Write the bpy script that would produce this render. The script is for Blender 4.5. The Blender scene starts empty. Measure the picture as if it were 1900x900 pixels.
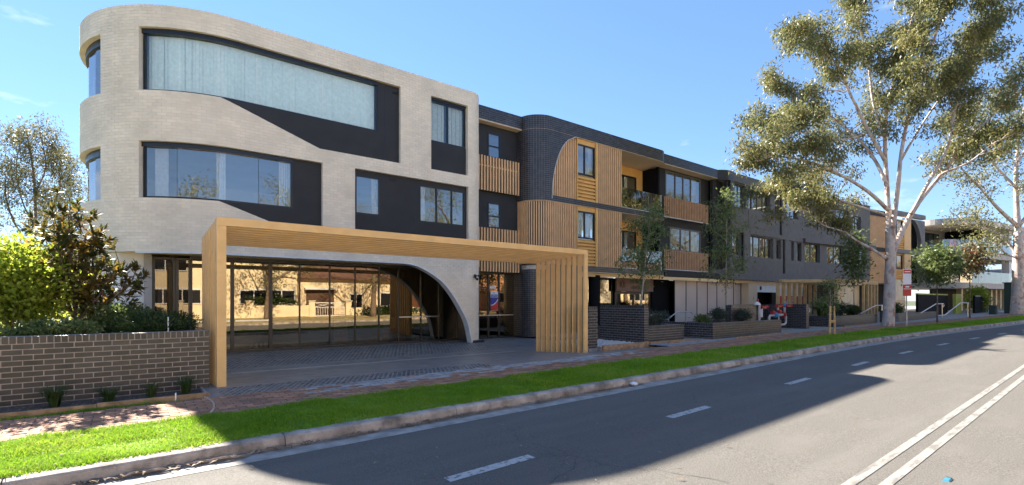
import bpy, math, random
from mathutils import Vector, Matrix
from mathutils import noise as mnoise
random.seed(7)
R = math.radians
scene = bpy.context.scene
COL = scene.collection

# ------------------------------------------------------------------ camera
cam_d = bpy.data.cameras.new('camera'); cam = bpy.data.objects.new('camera', cam_d); COL.objects.link(cam)
TH = R(37.9)
cam.location = (0, 0, 1.6); cam.rotation_euler = (R(90), 0, -TH)
cam_d.sensor_width = 36; cam_d.lens = 36 * 920 / 1900; cam_d.shift_y = 107 / 1900
cam_d.clip_start = .05; cam_d.clip_end = 4000
scene.camera = cam
# ------------------------------------------------------------------ light
SUN = Vector((-.155, 1, .765)).normalized()
w = bpy.data.worlds.new('World'); scene.world = w; w.use_nodes = True
nt = w.node_tree; nt.nodes.clear()
sky = nt.nodes.new('ShaderNodeTexSky'); sky.sky_type = 'NISHITA'; sky.sun_disc = False
sky.sun_elevation = math.asin(SUN.z); sky.sun_rotation = math.atan2(SUN.x, SUN.y)
sky.air_density = 1.0; sky.dust_density = .0; sky.ozone_density = 4.0; sky.altitude = 50
bg = nt.nodes.new('ShaderNodeBackground'); bg.inputs['Strength'].default_value = .13
wo = nt.nodes.new('ShaderNodeOutputWorld')
nt.links.new(bg.outputs[0], wo.inputs[0])
tc = nt.nodes.new('ShaderNodeTexCoord')
mp = nt.nodes.new('ShaderNodeMapping'); mp.inputs['Scale'].default_value = (1, 1, 3.2); mp.inputs['Location'].default_value = (12.33, 5.49, 2.07)
nz = nt.nodes.new('ShaderNodeTexNoise'); nz.inputs['Scale'].default_value = 3.6; nz.inputs['Detail'].default_value = 7; nz.inputs['Roughness'].default_value = .55
rp = nt.nodes.new('ShaderNodeValToRGB'); rp.color_ramp.elements[0].position = .60; rp.color_ramp.elements[1].position = .74
hs = nt.nodes.new('ShaderNodeHueSaturation'); hs.inputs['Saturation'].default_value = 1.18; hs.inputs['Value'].default_value = 1.0
gm_ = nt.nodes.new('ShaderNodeGamma'); gm_.inputs[1].default_value = .65
ti = nt.nodes.new('ShaderNodeMixRGB'); ti.blend_type = 'MULTIPLY'; ti.inputs[0].default_value = 1; ti.inputs[2].default_value = (.425, .475, .585, 1)
mx = nt.nodes.new('ShaderNodeMixRGB'); mx.inputs[2].default_value = (2.1, 2.15, 2.25, 1)
mu = nt.nodes.new('ShaderNodeMath'); mu.operation = 'MULTIPLY'; mu.inputs[1].default_value = .75
nt.links.new(tc.outputs['Generated'], mp.inputs[0]); nt.links.new(mp.outputs[0], nz.inputs[0]); nt.links.new(nz.outputs[0], rp.inputs[0])
nt.links.new(sky.outputs[0], gm_.inputs[0]); nt.links.new(gm_.outputs[0], hs.inputs['Color']); nt.links.new(hs.outputs[0], ti.inputs[1]); nt.links.new(ti.outputs[0], mx.inputs[1])
nt.links.new(rp.outputs[0], mu.inputs[0]); nt.links.new(mu.outputs[0], mx.inputs[0]); nt.links.new(mx.outputs[0], bg.inputs['Color'])
sd = bpy.data.lights.new('sun', 'SUN'); sd.energy = 3.7; sd.angle = R(.53); sd.color = (1, .93, .82)
so = bpy.data.objects.new('sun', sd); COL.objects.link(so); so.rotation_euler = SUN.to_track_quat('Z', 'Y').to_euler()
so.location = SUN * 60
vs = scene.view_settings; vs.view_transform = 'Standard'; vs.look = 'None'; vs.gamma = 1; vs.exposure = 2.58
scene.render.resolution_x = 1024; scene.render.resolution_y = 485

# ------------------------------------------------------------------ materials
MATS = {}
def mat(name, col, rough=.6, var=.12, scale=6, metal=0, bump=0, bscale=40, spec=.5, kind=None, col2=None, coat=0):
    m = bpy.data.materials.new(name); m.use_nodes = True; n = m.node_tree; b = n.nodes['Principled BSDF']
    b.inputs['Roughness'].default_value = rough; b.inputs['Metallic'].default_value = metal
    b.inputs['Specular IOR Level'].default_value = spec
    if coat: b.inputs['Coat Weight'].default_value = coat
    tcn = n.nodes.new('ShaderNodeTexCoord')
    geo = n.nodes.new('ShaderNodeNewGeometry')
    nz = n.nodes.new('ShaderNodeTexNoise'); nz.inputs['Scale'].default_value = scale; nz.inputs['Detail'].default_value = 5
    n.links.new(geo.outputs['Position'], nz.inputs['Vector'])
    mx = n.nodes.new('ShaderNodeMixRGB')
    c2 = col2 if col2 else tuple(min(1, c * (1 + var * 2)) for c in col)
    c1 = col if col2 else tuple(c * (1 - var * 2) for c in col)
    mx.inputs[1].default_value = (*c1, 1); mx.inputs[2].default_value = (*c2, 1)
    cr = n.nodes.new('ShaderNodeValToRGB'); cr.color_ramp.elements[0].position = .3; cr.color_ramp.elements[1].position = .7
    n.links.new(nz.outputs[0], cr.inputs[0]); n.links.new(cr.outputs[0], mx.inputs[0]); n.links.new(mx.outputs[0], b.inputs['Base Color'])
    if bump:
        bz = n.nodes.new('ShaderNodeTexNoise'); bz.inputs['Scale'].default_value = bscale; bz.inputs['Detail'].default_value = 4
        n.links.new(geo.outputs['Position'], bz.inputs['Vector'])
        bp = n.nodes.new('ShaderNodeBump'); bp.inputs['Strength'].default_value = bump; bp.inputs['Distance'].default_value = .02
        n.links.new(bz.outputs[0], bp.inputs['Height']); n.links.new(bp.outputs[0], b.inputs['Normal'])
    m['mx'] = mx.name
    MATS[name] = m
    return m
def island(m, amt=.25):            # each loose piece of a mesh a slightly different tone
    n = m.node_tree; b = n.nodes['Principled BSDF']; g = n.nodes.new('ShaderNodeNewGeometry')
    oi = n.nodes.new('ShaderNodeObjectInfo')
    ad = n.nodes.new('ShaderNodeMath'); ad.operation = 'ADD'; n.links.new(g.outputs['Random Per Island'], ad.inputs[0]); n.links.new(oi.outputs['Random'], ad.inputs[1])
    fr = n.nodes.new('ShaderNodeMath'); fr.operation = 'FRACT'; n.links.new(ad.outputs[0], fr.inputs[0])
    mr = n.nodes.new('ShaderNodeMapRange'); mr.inputs['To Min'].default_value = 1 - amt; mr.inputs['To Max'].default_value = 1 + amt
    n.links.new(fr.outputs[0], mr.inputs[0])
    hv = n.nodes.new('ShaderNodeHueSaturation'); lk = b.inputs['Base Color'].links[0].from_socket
    n.links.new(lk, hv.inputs['Color']); n.links.new(mr.outputs[0], hv.inputs['Value']); n.links.new(hv.outputs[0], b.inputs['Base Color'])
    return m
def wear(m, col, scale, lo, hi, stretch=(1, 1, 1), strength=.7):   # a second, patchy layer of dirt or fading
    n = m.node_tree; b = n.nodes['Principled BSDF']; geo = n.nodes.new('ShaderNodeNewGeometry')
    mpn = n.nodes.new('ShaderNodeMapping'); mpn.inputs['Scale'].default_value = stretch
    nz = n.nodes.new('ShaderNodeTexNoise'); nz.inputs['Scale'].default_value = scale; nz.inputs['Detail'].default_value = 8; nz.inputs['Roughness'].default_value = .6
    n.links.new(geo.outputs['Position'], mpn.inputs[0]); n.links.new(mpn.outputs[0], nz.inputs[0])
    mr = n.nodes.new('ShaderNodeMapRange'); mr.inputs['From Min'].default_value = lo; mr.inputs['From Max'].default_value = hi; mr.inputs['To Max'].default_value = strength
    n.links.new(nz.outputs[0], mr.inputs[0])
    mx = n.nodes.new('ShaderNodeMixRGB'); mx.inputs[2].default_value = (*col, 1)
    lk = b.inputs['Base Color'].links[0].from_socket
    n.links.new(lk, mx.inputs[1]); n.links.new(mr.outputs[0], mx.inputs[0]); n.links.new(mx.outputs[0], b.inputs['Base Color'])
    return m
def leafmat(name, c1, c2, c3, trans=.35, rough=.45):
    m = bpy.data.materials.new(name); m.use_nodes = True; n = m.node_tree; b = n.nodes['Principled BSDF']
    g = n.nodes.new('ShaderNodeNewGeometry')
    cr = n.nodes.new('ShaderNodeValToRGB'); e = cr.color_ramp.elements
    e[0].position = 0; e[0].color = (*c1, 1); e[1].position = 1; e[1].color = (*c3, 1)
    x = e.new(.5); x.color = (*c2, 1)
    nz = n.nodes.new('ShaderNodeTexNoise'); nz.inputs['Scale'].default_value = .9
    n.links.new(g.outputs['Position'], nz.inputs['Vector'])
    ad = n.nodes.new('ShaderNodeMath'); ad.operation = 'MULTIPLY_ADD'; ad.inputs[1].default_value = .55
    n.links.new(g.outputs['Random Per Island'], ad.inputs[0])
    m2 = n.nodes.new('ShaderNodeMath'); m2.operation = 'MULTIPLY_ADD'; m2.inputs[1].default_value = 1.1; m2.inputs[2].default_value = -.32
    n.links.new(nz.outputs[0], m2.inputs[0]); n.links.new(m2.outputs[0], ad.inputs[2])
    n.links.new(ad.outputs[0], cr.inputs[0]); n.links.new(cr.outputs[0], b.inputs['Base Color'])
    b.inputs['Roughness'].default_value = rough; b.inputs['Specular IOR Level'].default_value = .4
    t = n.nodes.new('ShaderNodeBsdfTranslucent'); mixs = n.nodes.new('ShaderNodeMixShader'); mixs.inputs[0].default_value = trans
    n.links.new(cr.outputs[0], t.inputs[0]); n.links.new(b.outputs[0], mixs.inputs[1]); n.links.new(t.outputs[0], mixs.inputs[2])
    n.links.new(mixs.outputs[0], n.nodes['Material Output'].inputs[0]); MATS[name] = m
    return m
def glassmat(name, tint, refl=.25, gcol=(1, 1, 1), rough=0.0, wob=.0):
    m = bpy.data.materials.new(name); m.use_nodes = True; n = m.node_tree; n.nodes.clear()
    o = n.nodes.new('ShaderNodeOutputMaterial'); tr = n.nodes.new('ShaderNodeBsdfTransparent'); tr.inputs[0].default_value = (*tint, 1)
    gl = n.nodes.new('ShaderNodeBsdfGlossy'); gl.inputs['Roughness'].default_value = rough; gl.inputs['Color'].default_value = (*gcol, 1)
    lw = n.nodes.new('ShaderNodeFresnel'); lw.inputs['IOR'].default_value = 1.5
    mr = n.nodes.new('ShaderNodeMapRange'); mr.inputs['To Min'].default_value = refl; mr.inputs['To Max'].default_value = 1
    ms = n.nodes.new('ShaderNodeMixShader'); n.links.new(lw.outputs[0], mr.inputs[0]); n.links.new(mr.outputs[0], ms.inputs[0])
    n.links.new(tr.outputs[0], ms.inputs[1]); n.links.new(gl.outputs[0], ms.inputs[2]); n.links.new(ms.outputs[0], o.inputs[0])
    if wob:
        g = n.nodes.new('ShaderNodeNewGeometry'); z = n.nodes.new('ShaderNodeTexNoise'); z.inputs['Scale'].default_value = .9; z.inputs['Detail'].default_value = 1
        bp = n.nodes.new('ShaderNodeBump'); bp.inputs['Strength'].default_value = wob; bp.inputs['Distance'].default_value = .02
        n.links.new(g.outputs['Position'], z.inputs[0]); n.links.new(z.outputs[0], bp.inputs['Height']); n.links.new(bp.outputs[0], gl.inputs['Normal'])
    MATS[name] = m
    return m
island(mat('cream_brick', (.82, .72, .565), .85, .05, 1.3, bump=.25, bscale=60), .05)
wear(MATS['cream_brick'], (.86, .79, .67), 1.1, .55, .75, (1, 1, .5), .5)
mat('cream_mortar', (.75, .655, .52), .9, .05, 3)
island(mat('dark_brick', (.036, .034, .036), .32, .15, 5), .35)
mat('grey_mortar', (.26, .25, .245), .9, .1, 8)
island(mat('brown_brick', (.050, .042, .038), .4, .15, 5), .3)
mat('pink_mortar', (.44, .375, .33), .9, .12, 9)
mat('gold', (.86, .525, .21), .42, .04, 3, spec=.4)
wear(MATS['gold'], (.70, .40, .15), 1.6, .5, .75, (.5, 1, 2.5), .45)
mat('gold_slat', (.84, .51, .25), .45, .05, 3)
mat('gold_bright', (.78, .44, .13), .55, .03, 3)
mat('tan_soffit', (.78, .60, .40), .8, .03, 1)
mat('lit_soffit', (.88, .66, .34), .8, .03, 1)  # yellow raised to stand in for light bounced onto the underside
mat('charcoal', (.024, .0235, .0245), .7, .08, 2)
mat('black_panel', (.008, .008, .009), .8, .05, 2, spec=.15)
mat('frame_black', (.010, .011, .014), .35, .05, 4)
mat('bronze', (.045, .034, .026), .4, .05, 4)
mat('white_trim', (.72, .72, .72), .5, .03, 4)
mat('white_paint', (.78, .77, .75), .6, .03, 2)
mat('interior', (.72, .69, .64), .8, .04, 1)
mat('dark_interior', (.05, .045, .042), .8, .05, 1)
mat('blind', (.93, .95, .91), .8, .05, 12)
mat('curtain', (.62, .60, .56), .9, .06, 14)
m = mat('grey_paint', (.150, .146, .144), .75, .06, 2.5, bump=.3, bscale=9)
mat('grey_light', (.20, .20, .205), .8, .06, 2)
mat('frosted', (.62, .52, .45), .30, .03, 1, spec=.6)
mat('asphalt', (.118, .107, .092), .9, .22, 70, bump=.5, bscale=160)
mat('concrete', (.32, .29, .255), .9, .15, 5, bump=.35, bscale=70)
mat('kerb_concrete', (.36, .305, .26), .9, .22, 3.5, bump=.4, bscale=45)
wear(MATS['kerb_concrete'], (.09, .075, .063), 3.2, .5, .68, (1, 1, .8), .75)
wear(MATS['asphalt'], (.155, .140, .122), .55, .52, .75, (1, 2.2, 1), .6)
wear(MATS['asphalt'], (.17, .155, .135), .9, .48, .7, (.06, 1.5, 1), .45)
wear(MATS['asphalt'], (.30, .28, .25), 210, .64, .72, (1, 1, 1), .5)
wear(MATS['asphalt'], (.085, .078, .068), 1.7, .56, .8, (.35, 2, 1), .55)
island(mat('red_paver', (.37, .185, .105), .85, .14, 7, bump=.2, bscale=80), .28)
wear(MATS['red_paver'], (.13, .09, .07), 1.6, .52, .72, (1, 1, 1), .6)
island(mat('grey_paver', (.36, .34, .315), .85, .14, 7, bump=.2, bscale=80), .22)
mat('paver_joint', (.09, .075, .06), .95, .2, 12)
mat('drive', (.25, .228, .205), .42, .15, 3, bump=.25, bscale=90)
wear(MATS['drive'], (.33, .30, .265), 1.4, .5, .75, (1, 1, 1), .5)
island(mat('cobble', (.11, .115, .118), .3, .2, 9), .45)
mat('soil', (.055, .042, .032), .95, .3, 25, bump=.8, bscale=60)
mat('mulch', (.12, .088, .066), .95, .35, 40, bump=1, bscale=90)
mat('pebble', (.55, .54, .52), .8, .1, 30)
mat('earth', (.07, .085, .035), .95, .3, .5)
mat('lawn_base', (.17, .27, .03), .95, .3, 3)
mat('timber', (.38, .23, .12), .8, .2, 7)
wear(MATS['timber'], (.16, .11, .075), 4, .5, .7, (1, 1, 1), .6)
mat('pine', (.58, .37, .17), .75, .12, 8)
mat('line_paint', (.46, .44, .41), .7, .06, 30)  # lightened to offset the shade the lane dashes lie in
mat('worn_sun_paint', (.25, .235, .21), .8, .08, 30)  # worn paint, darkened further to offset the sun on the centre lines
wear(MATS['worn_sun_paint'], (.13, .12, .105), 9, .50, .62, (.35, 1.6, 1), .85)
wear(MATS['line_paint'], (.13, .125, .12), 16, .52, .62, (1, 1, 1), .9)
mat('steel', (.62, .62, .62), .3, .03, 5, metal=.9)
mat('galv', (.48, .49, .50), .45, .08, 9, metal=.6)
mat('pipe_grey', (.50, .47, .44), .55, .1, 9)
mat('valve_red', (.42, .03, .03), .4, .06, 9)
mat('valve_blue', (.05, .22, .42), .4, .06, 9)
mat('brass', (.55, .38, .15), .35, .06, 9, metal=.8)
mat('sign_red', (.55, .045, .03), .5, .04, 3)
mat('sign_white', (.78, .78, .78), .5, .02, 3)
mat('sign_blue', (.04, .05, .32), .5, .03, 3)
mat('sign_brown', (.22, .125, .085), .5, .05, 3)
mat('sign_letter', (.10, .055, .035), .5, .05, 3)
mat('poster_grey', (.42, .40, .38), .6, .05, 3)
mat('poster_red', (.36, .03, .035), .6, .05, 3)
mat('poster_tan', (.62, .47, .26), .5, .1, 1.5)
mat('poster_cream', (.70, .60, .42), .5, .08, 2.5)
mat('black_plastic', (.012, .012, .013), .4, .05, 4)
mat('plastic_blue', (.05, .20, .30), .35, .05, 4)
mat('green_panel', (.30, .34, .05), .6, .05, 2)
mat('dark_green', (.02, .045, .035), .6, .08, 2)
mat('roof_white', (.62, .60, .57), .7, .05, 2)
mat('gum_bark', (.58, .48, .41), .85, .1, 3.5, bump=.5, bscale=12)
wear(MATS['gum_bark'], (.34, .19, .13), 3.4, .52, .60, (1, 1, .7), .9)
wear(MATS['gum_bark'], (.40, .39, .39), 2.4, .50, .60, (1, 1, .5), .8)
mat('shed_bark', (.40, .31, .23), .9, .25, 14)
mat('brown_bark', (.17, .12, .09), .9, .2, 9, bump=.6, bscale=30)
mat('pale_bark', (.34, .28, .22), .9, .15, 12)
leafmat('gum_leaf', (.085, .105, .042), (.185, .19, .07), (.36, .30, .11), .45)
leafmat('gum_leaf_b', (.07, .085, .04), (.15, .145, .06), (.30, .24, .10), .45)
leafmat('young_leaf', (.06, .10, .035), (.135, .185, .058), (.26, .28, .095), .45)
leafmat('magnolia_leaf', (.035, .062, .015), (.10, .10, .024), (.38, .20, .035), .48, .55)
leafmat('bright_leaf', (.12, .19, .02), (.30, .37, .04), (.56, .52, .07), .68, .6)
leafmat('juniper_leaf', (.020, .045, .012), (.05, .085, .022), (.10, .13, .03), .25)
leafmat('blue_leaf', (.035, .055, .040), (.06, .085, .062), (.09, .11, .075), .25)
leafmat('red_leaf', (.05, .06, .03), (.14, .08, .04), (.42, .07, .03), .35)
leafmat('rust_leaf', (.05, .075, .03), (.11, .105, .04), (.38, .14, .07), .35)
leafmat('grass_blade', (.13, .27, .012), (.23, .40, .018), (.42, .47, .08), .5, .85)
leafmat('straw_blade', (.22, .20, .06), (.36, .32, .12), (.50, .43, .20), .4, .85)
leafmat('tuft_blade', (.025, .055, .012), (.05, .095, .02), (.13, .14, .035), .3)
leafmat('dead_leaf', (.12, .075, .045), (.27, .19, .12), (.48, .39, .28), .1, .8)
glassmat('glass', (.76, .80, .79), .20, (1, .97, .93))
glassmat('glass_dark', (.20, .19, .18), .20, (1, .86, .64), 0, .06)
glassmat('glass_bay', (.42, .36, .33), .05, (1, .86, .68))
glassmat('glass_clear', (.80, .87, .85), .16)
glassmat('glass_blind', (.90, .99, .97), .07, (.8, .95, 1))

# ------------------------------------------------------------------ mesh helpers
class MB:
    def __init__(s): s.v = []; s.f = []; s.smooth = False
    def box(s, x0, x1, y0, y1, z0, z1):
        b = len(s.v)
        s.v += [(x0, y0, z0), (x1, y0, z0), (x1, y1, z0), (x0, y1, z0), (x0, y0, z1), (x1, y0, z1), (x1, y1, z1), (x0, y1, z1)]
        s.f += [tuple(b + i for i in q) for q in ((0, 3, 2, 1), (4, 5, 6, 7), (0, 1, 5, 4), (1, 2, 6, 5), (2, 3, 7, 6), (3, 0, 4, 7))]
        return s
    def poly(s, pts):
        b = len(s.v); s.v += [tuple(p) for p in pts]; s.f.append(tuple(range(b, b + len(pts)))); return s
    def prism(s, lo, hi):             # two rings of equal length -> closed prism
        n = len(lo); b = len(s.v); s.v += [tuple(p) for p in lo] + [tuple(p) for p in hi]
        s.f.append(tuple(range(b + n - 1, b - 1, -1))); s.f.append(tuple(range(b + n, b + 2 * n)))
        for i in range(n):
            j = (i + 1) % n; s.f.append((b + i, b + j, b + n + j, b + n + i))
        return s
    def uz(s, pts, v0, v1):           # polygon in the facade plane, thickened in v
        return s.prism([(p[0], v1, p[1]) for p in pts], [(p[0], v0, p[1]) for p in pts])
    def plan(s, pts, z0, z1):
        return s.prism([(p[0], p[1], z0) for p in pts], [(p[0], p[1], z1) for p in pts])
    def tube(s, pts, r, n=8, caps=True):
        pts = [Vector(p) for p in pts]; k = len(pts)
        rs = r if isinstance(r, (list, tuple)) else [r] * k
        b = len(s.v); prev = None
        for i, p in enumerate(pts):
            t = (pts[min(i + 1, k - 1)] - pts[max(i - 1, 0)]); t = t.normalized() if t.length > 1e-9 else Vector((0, 0, 1))
            a = prev if prev else (Vector((0, 0, 1)).cross(t) if abs(t.z) < .95 else Vector((1, 0, 0)).cross(t))
            a = (a - t * a.dot(t)); a = a.normalized() if a.length > 1e-6 else t.orthogonal().normalized()
            prev = a; c = t.cross(a)
            for j in range(n):
                an = 2 * math.pi * j / n; q = p + (a * math.cos(an) + c * math.sin(an)) * rs[i]; s.v.append((q.x, q.y, q.z))
        for i in range(k - 1):
            for j in range(n):
                j2 = (j + 1) % n; s.f.append((b + i * n + j, b + i * n + j2, b + (i + 1) * n + j2, b + (i + 1) * n + j))
        if caps:
            s.f.append(tuple(b + j for j in range(n - 1, -1, -1))); s.f.append(tuple(b + (k - 1) * n + j for j in range(n)))
        return s
    def lathe(s, c, prof, n=16):      # prof: (r, z) rings
        b = len(s.v)
        for r_, z in prof:
            for j in range(n):
                a = 2 * math.pi * j / n; s.v.append((c[0] + r_ * math.cos(a), c[1] + r_ * math.sin(a), c[2] + z))
        for i in range(len(prof) - 1):
            for j in range(n):
                j2 = (j + 1) % n; s.f.append((b + i * n + j, b + i * n + j2, b + (i + 1) * n + j2, b + (i + 1) * n + j))
        s.f.append(tuple(b + j for j in range(n - 1, -1, -1))); s.f.append(tuple(b + (len(prof) - 1) * n + j for j in range(n)))
        return s
    def build(s, name, m, parent=None, bevel=0, center=True, **props):
        me = bpy.data.meshes.new(name)
        c = Vector((0, 0, 0))
        if center and s.v:
            xs = [p[0] for p in s.v]; ys = [p[1] for p in s.v]; zs = [p[2] for p in s.v]
            c = Vector(((min(xs) + max(xs)) / 2, (min(ys) + max(ys)) / 2, min(zs)))
        me.from_pydata([(p[0] - c.x, p[1] - c.y, p[2] - c.z) for p in s.v], [], s.f)
        me.materials.append(MATS[m])
        if s.smooth:
            me.polygons.foreach_set('use_smooth', [True] * len(me.polygons))
        me.update()
        o = bpy.data.objects.new(name, me); o.location = c; COL.objects.link(o)
        if bevel:
            md = o.modifiers.new('bevel', 'BEVEL'); md.width = bevel; md.segments = 2; md.limit_method = 'ANGLE'
        setp(o, parent)
        for k, val in props.items(): o[k] = val
        return o
PINV = {}
def setp(o, parent):
    if parent:
        o.parent = parent
        M = PINV.get(parent.name)
        if M is None: M = parent.matrix_basis.inverted() if parent.parent is None else Matrix.Translation(-parent.location)
        o.matrix_parent_inverse = M
def thing(name, loc, label, cat, group=None, rotz=0):
    o = bpy.data.objects.new(name, None); o.empty_display_size = .3; COL.objects.link(o)
    o.location = loc; o.rotation_euler = (0, 0, rotz)
    o['label'] = label; o['category'] = cat
    if group: o['group'] = group
    PINV[o.name] = Matrix.Identity(4) if rotz else Matrix.Translation(-Vector(loc))
    return o
def inst(name, me, loc, rot, parent, scale=None):
    o = bpy.data.objects.new(name, me); o.location = loc; o.rotation_euler = rot
    if scale: o.scale = scale
    COL.objects.link(o); setp(o, parent); return o
def bx(name, m, parent, x0, x1, y0, y1, z0, z1, **k):
    return MB().box(x0, x1, y0, y1, z0, z1).build(name, m, parent, **k)
def text(body, size, loc, rot, m, parent, depth=.004, name='lettering', ext=.0):
    cu = bpy.data.curves.new(name, 'FONT'); cu.body = body; cu.size = size; cu.align_x = 'CENTER'; cu.align_y = 'CENTER'; cu.extrude = depth; cu.offset = ext
    cu.resolution_u = 2
    t = bpy.data.objects.new(name, cu); COL.objects.link(t)
    me = bpy.data.meshes.new_from_object(t); bpy.data.objects.remove(t)
    me.materials.clear(); me.materials.append(MATS[m])
    return inst(name, me, loc, rot, parent)
FACE = (R(90), 0, 0)                  # upright, readable from the street
def gz(u): return .009 * max(-40, min(u, 75))      # the street climbs gently to the right
# bricks
BM = {}
def brick_mesh(l, h, m, d=.012):
    k = (round(l, 3), round(h, 3), m)
    if k not in BM:
        a, b = k[0] / 2, k[1] / 2; e = .003
        me = bpy.data.meshes.new('brick')
        v = [(-a, d, -b), (a, d, -b), (a, d, b), (-a, d, b), (-a + e, 0, -b + e), (a - e, 0, -b + e), (a - e, 0, b - e), (-a + e, 0, b - e)]
        me.from_pydata(v, [], [(4, 5, 6, 7), (0, 1, 5, 4), (1, 2, 6, 5), (2, 3, 7, 6), (3, 0, 4, 7)])
        me.materials.append(MATS[m]); BM[k] = me
    return BM[k]
def brick_layout(L, z0, z1, soldier=True, bl=.23, bh=.076, j=.010):
    """(s0, s1, z0, z1) of every brick on a wall face L long"""
    out = []; top = z1
    if soldier:
        n = max(1, round(L / .086)); p = L / n
        out += [(i * p + j / 2, (i + 1) * p - j / 2, z1 - .11, z1) for i in range(n)]; top = z1 - .12
    r = 0; z = top
    while z - bh > z0 - .05:
        s = -(bl + j) / 2 * (r % 2)
        while s < L - .02:
            a, b = max(0, s), min(L, s + bl)
            if b - a > .03: out.append((a, b, max(z0, z - bh), z))
            s += bl + j
        z -= bh + j; r += 1
    return out
def brick_face(parent, p0, p1, z0, z1, m, soldier=True, single=True, proud=.006):
    """bricks on the vertical face from p0 to p1 (plan); the face's outside is on the right-hand side walking p0->p1 ... outward = (dy,-dx)"""
    d = Vector((p1[0] - p0[0], p1[1] - p0[1], 0)); L = d.length; d.normalize(); nrm = Vector((d.y, -d.x, 0))
    ang = math.atan2(d.y, d.x); lay = brick_layout(L, z0, z1, soldier); mb = MB()
    for (a, b, c, e) in lay:
        if single:
            mid = Vector((p0[0], p0[1], 0)) + d * ((a + b) / 2) + nrm * proud
            inst('brick', brick_mesh(b - a, e - c, m), (mid.x, mid.y, (c + e) / 2), (0, 0, ang), parent)
        else:
            q = []
            for (s_, z_) in ((a, c), (b, c), (b, e), (a, e)):
                q.append((p0[0] + d.x * s_, p0[1] + d.y * s_, z_))
            mb.prism([tuple(Vector(x) - nrm * .004) for x in q], [tuple(Vector(x) + nrm * proud) for x in q])
    if not single: mb.build('brickwork', m, parent, kind='stuff')

# ================================================================== THE STREET
def bend(u):
    if u < 17: return 0
    if u < 31: return -.085 * (u - 17) ** 2 / 28
    return -.595 - .085 * (u - 31)
def strip(name, m, v0, v1, z0, z1, ua=-45, ub=150, du=1.5, parent=None, drop=None, **props):
    """sheet between two lines that follow the street; drop = extra downward skirts at (front, back)"""
    mb = MB(); n = int((ub - ua) / du); rows = [(v0, z0), (v1, z1)]
    if drop: rows = [(v0, z0 - drop[0])] * (1 if drop[0] else 0) + rows + [(v1, z1 - drop[1])] * (1 if drop[1] else 0)
    for i in range(n + 1):
        u = ua + (ub - ua) * i / n
        for (v, z) in rows: mb.v.append((u, v + bend(u), z + gz(u)))
    k = len(rows)
    for i in range(n):
        for j in range(k - 1): mb.f.append((i * k + j, (i + 1) * k + j, (i + 1) * k + j + 1, i * k + j + 1))
    return mb.build(name, m, parent, **props)
def S(o): o['kind'] = 'structure'; return o
g = MB()
gx = [-900, -300, -100, -40, 0, 40, 75, 150, 400, 900]; gy = [-900, -300, -60, -12, 9.3, 40, 90, 300, 900]
for y in gy:
    for x in gx: g.v.append((x, y, gz(x) - .42))
for j in range(len(gy) - 1):
    for i in range(len(gx) - 1): a = j * len(gx) + i; g.f.append((a, a + 1, a + 1 + len(gx), a + len(gx)))
S(g.build('ground', 'earth', None))
road = S(strip('road', 'asphalt', -2.62, 6.08, -.20, -.20, du=1.0))
S(strip('gutter', 'concrete', 6.07, 6.44, -.196, -.186, du=1.0))
# kerb: cast sections with joints
kerb = bpy.data.objects.new('kerb', None); COL.objects.link(kerb); kerb['kind'] = 'structure'
u = -13.0
random.seed(3)
while u < 95:
    L = 2.42; mb = MB(); k = 3
    a0, a1 = u + .006, u + L - .006
    prof = [(6.405, -.20), (6.425, -.085), (6.445, -.062), (6.475, -.053), (6.60, -.050), (6.60, -.25)]
    for i in range(k + 1):
        uu = a0 + (a1 - a0) * i / k
        for (v, z) in prof: mb.v.append((uu, v + bend(uu), z + gz(uu)))
    n = len(prof)
    for i in range(k):
        for j in range(n - 1): mb.f.append((i * n + j, (i + 1) * n + j, (i + 1) * n + j + 1, i * n + j + 1))
    mb.f.append(tuple(range(n))); mb.f.append(tuple(k * n + j for j in range(n - 1, -1, -1)))
    mb.build('kerb_section', 'kerb_concrete', kerb); u += L
S(strip('verge', 'lawn_base', 6.58, 8.06, -.055, -.022, du=1.0))
foot = S(strip('footpath', 'paver_joint', 8.04, 9.47, -.030, -.012, du=1.0))
S(strip('forecourt', 'concrete', 9.46, 30, -.02, -.02, 13.9, 110, du=1.5))
mat('dry_lawn', (.34, .27, .13), .95, .3, 3)
# opposite side of the street (seen in the windows)
S(strip('opposite_kerb', 'kerb_concrete', -2.85, -2.61, -.05, -.05, drop=(0, .2), du=2))
S(strip('opposite_verge', 'dry_lawn', -6.2, -2.84, -.04, -.055, du=2))
mat('warm_paving', (.56, .34, .18), .9, .15, 4)
S(strip('opposite_lawn', 'dry_lawn', -11.5, -6.2, .03, -.02, du=2))
S(strip('opposite_paving', 'warm_paving', -32, -11.5, .05, .03, du=3))
# lane markings
def mark(ua, ub, v0, v1, m='line_paint', name='lane_dash', parent=road, dz=.005):
    mb = MB(); n = max(1, int((ub - ua) / 1.0))
    for i in range(n + 1):
        u = ua + (ub - ua) * i / n
        for v in (v0, v1): mb.v.append((u, v(u) if callable(v) else v, -.20 + gz(u) + dz))
    for i in range(n): mb.f.append((2 * i, 2 * i + 2, 2 * i + 3, 2 * i + 1))
    return mb.build(name, m, parent)
def lane(u): return (4.27 + .030 * (min(u, 16) - 3)) + bend(u) * .95
for i in range(14):
    ua = 2.50 + 4.03 * i
    if i == 1: ua = 6.36
    mark(ua, ua + 1.12, lambda u: lane(u) - .07, lambda u: lane(u) + .07)
for off in (0, -.225):
    mark(-20, 120, lambda u: 1.635 + off + .013 * min(u, 30) + bend(u), lambda u: 1.725 + off + .013 * min(u, 30) + bend(u), m='worn_sun_paint', name='centre_line')
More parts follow.
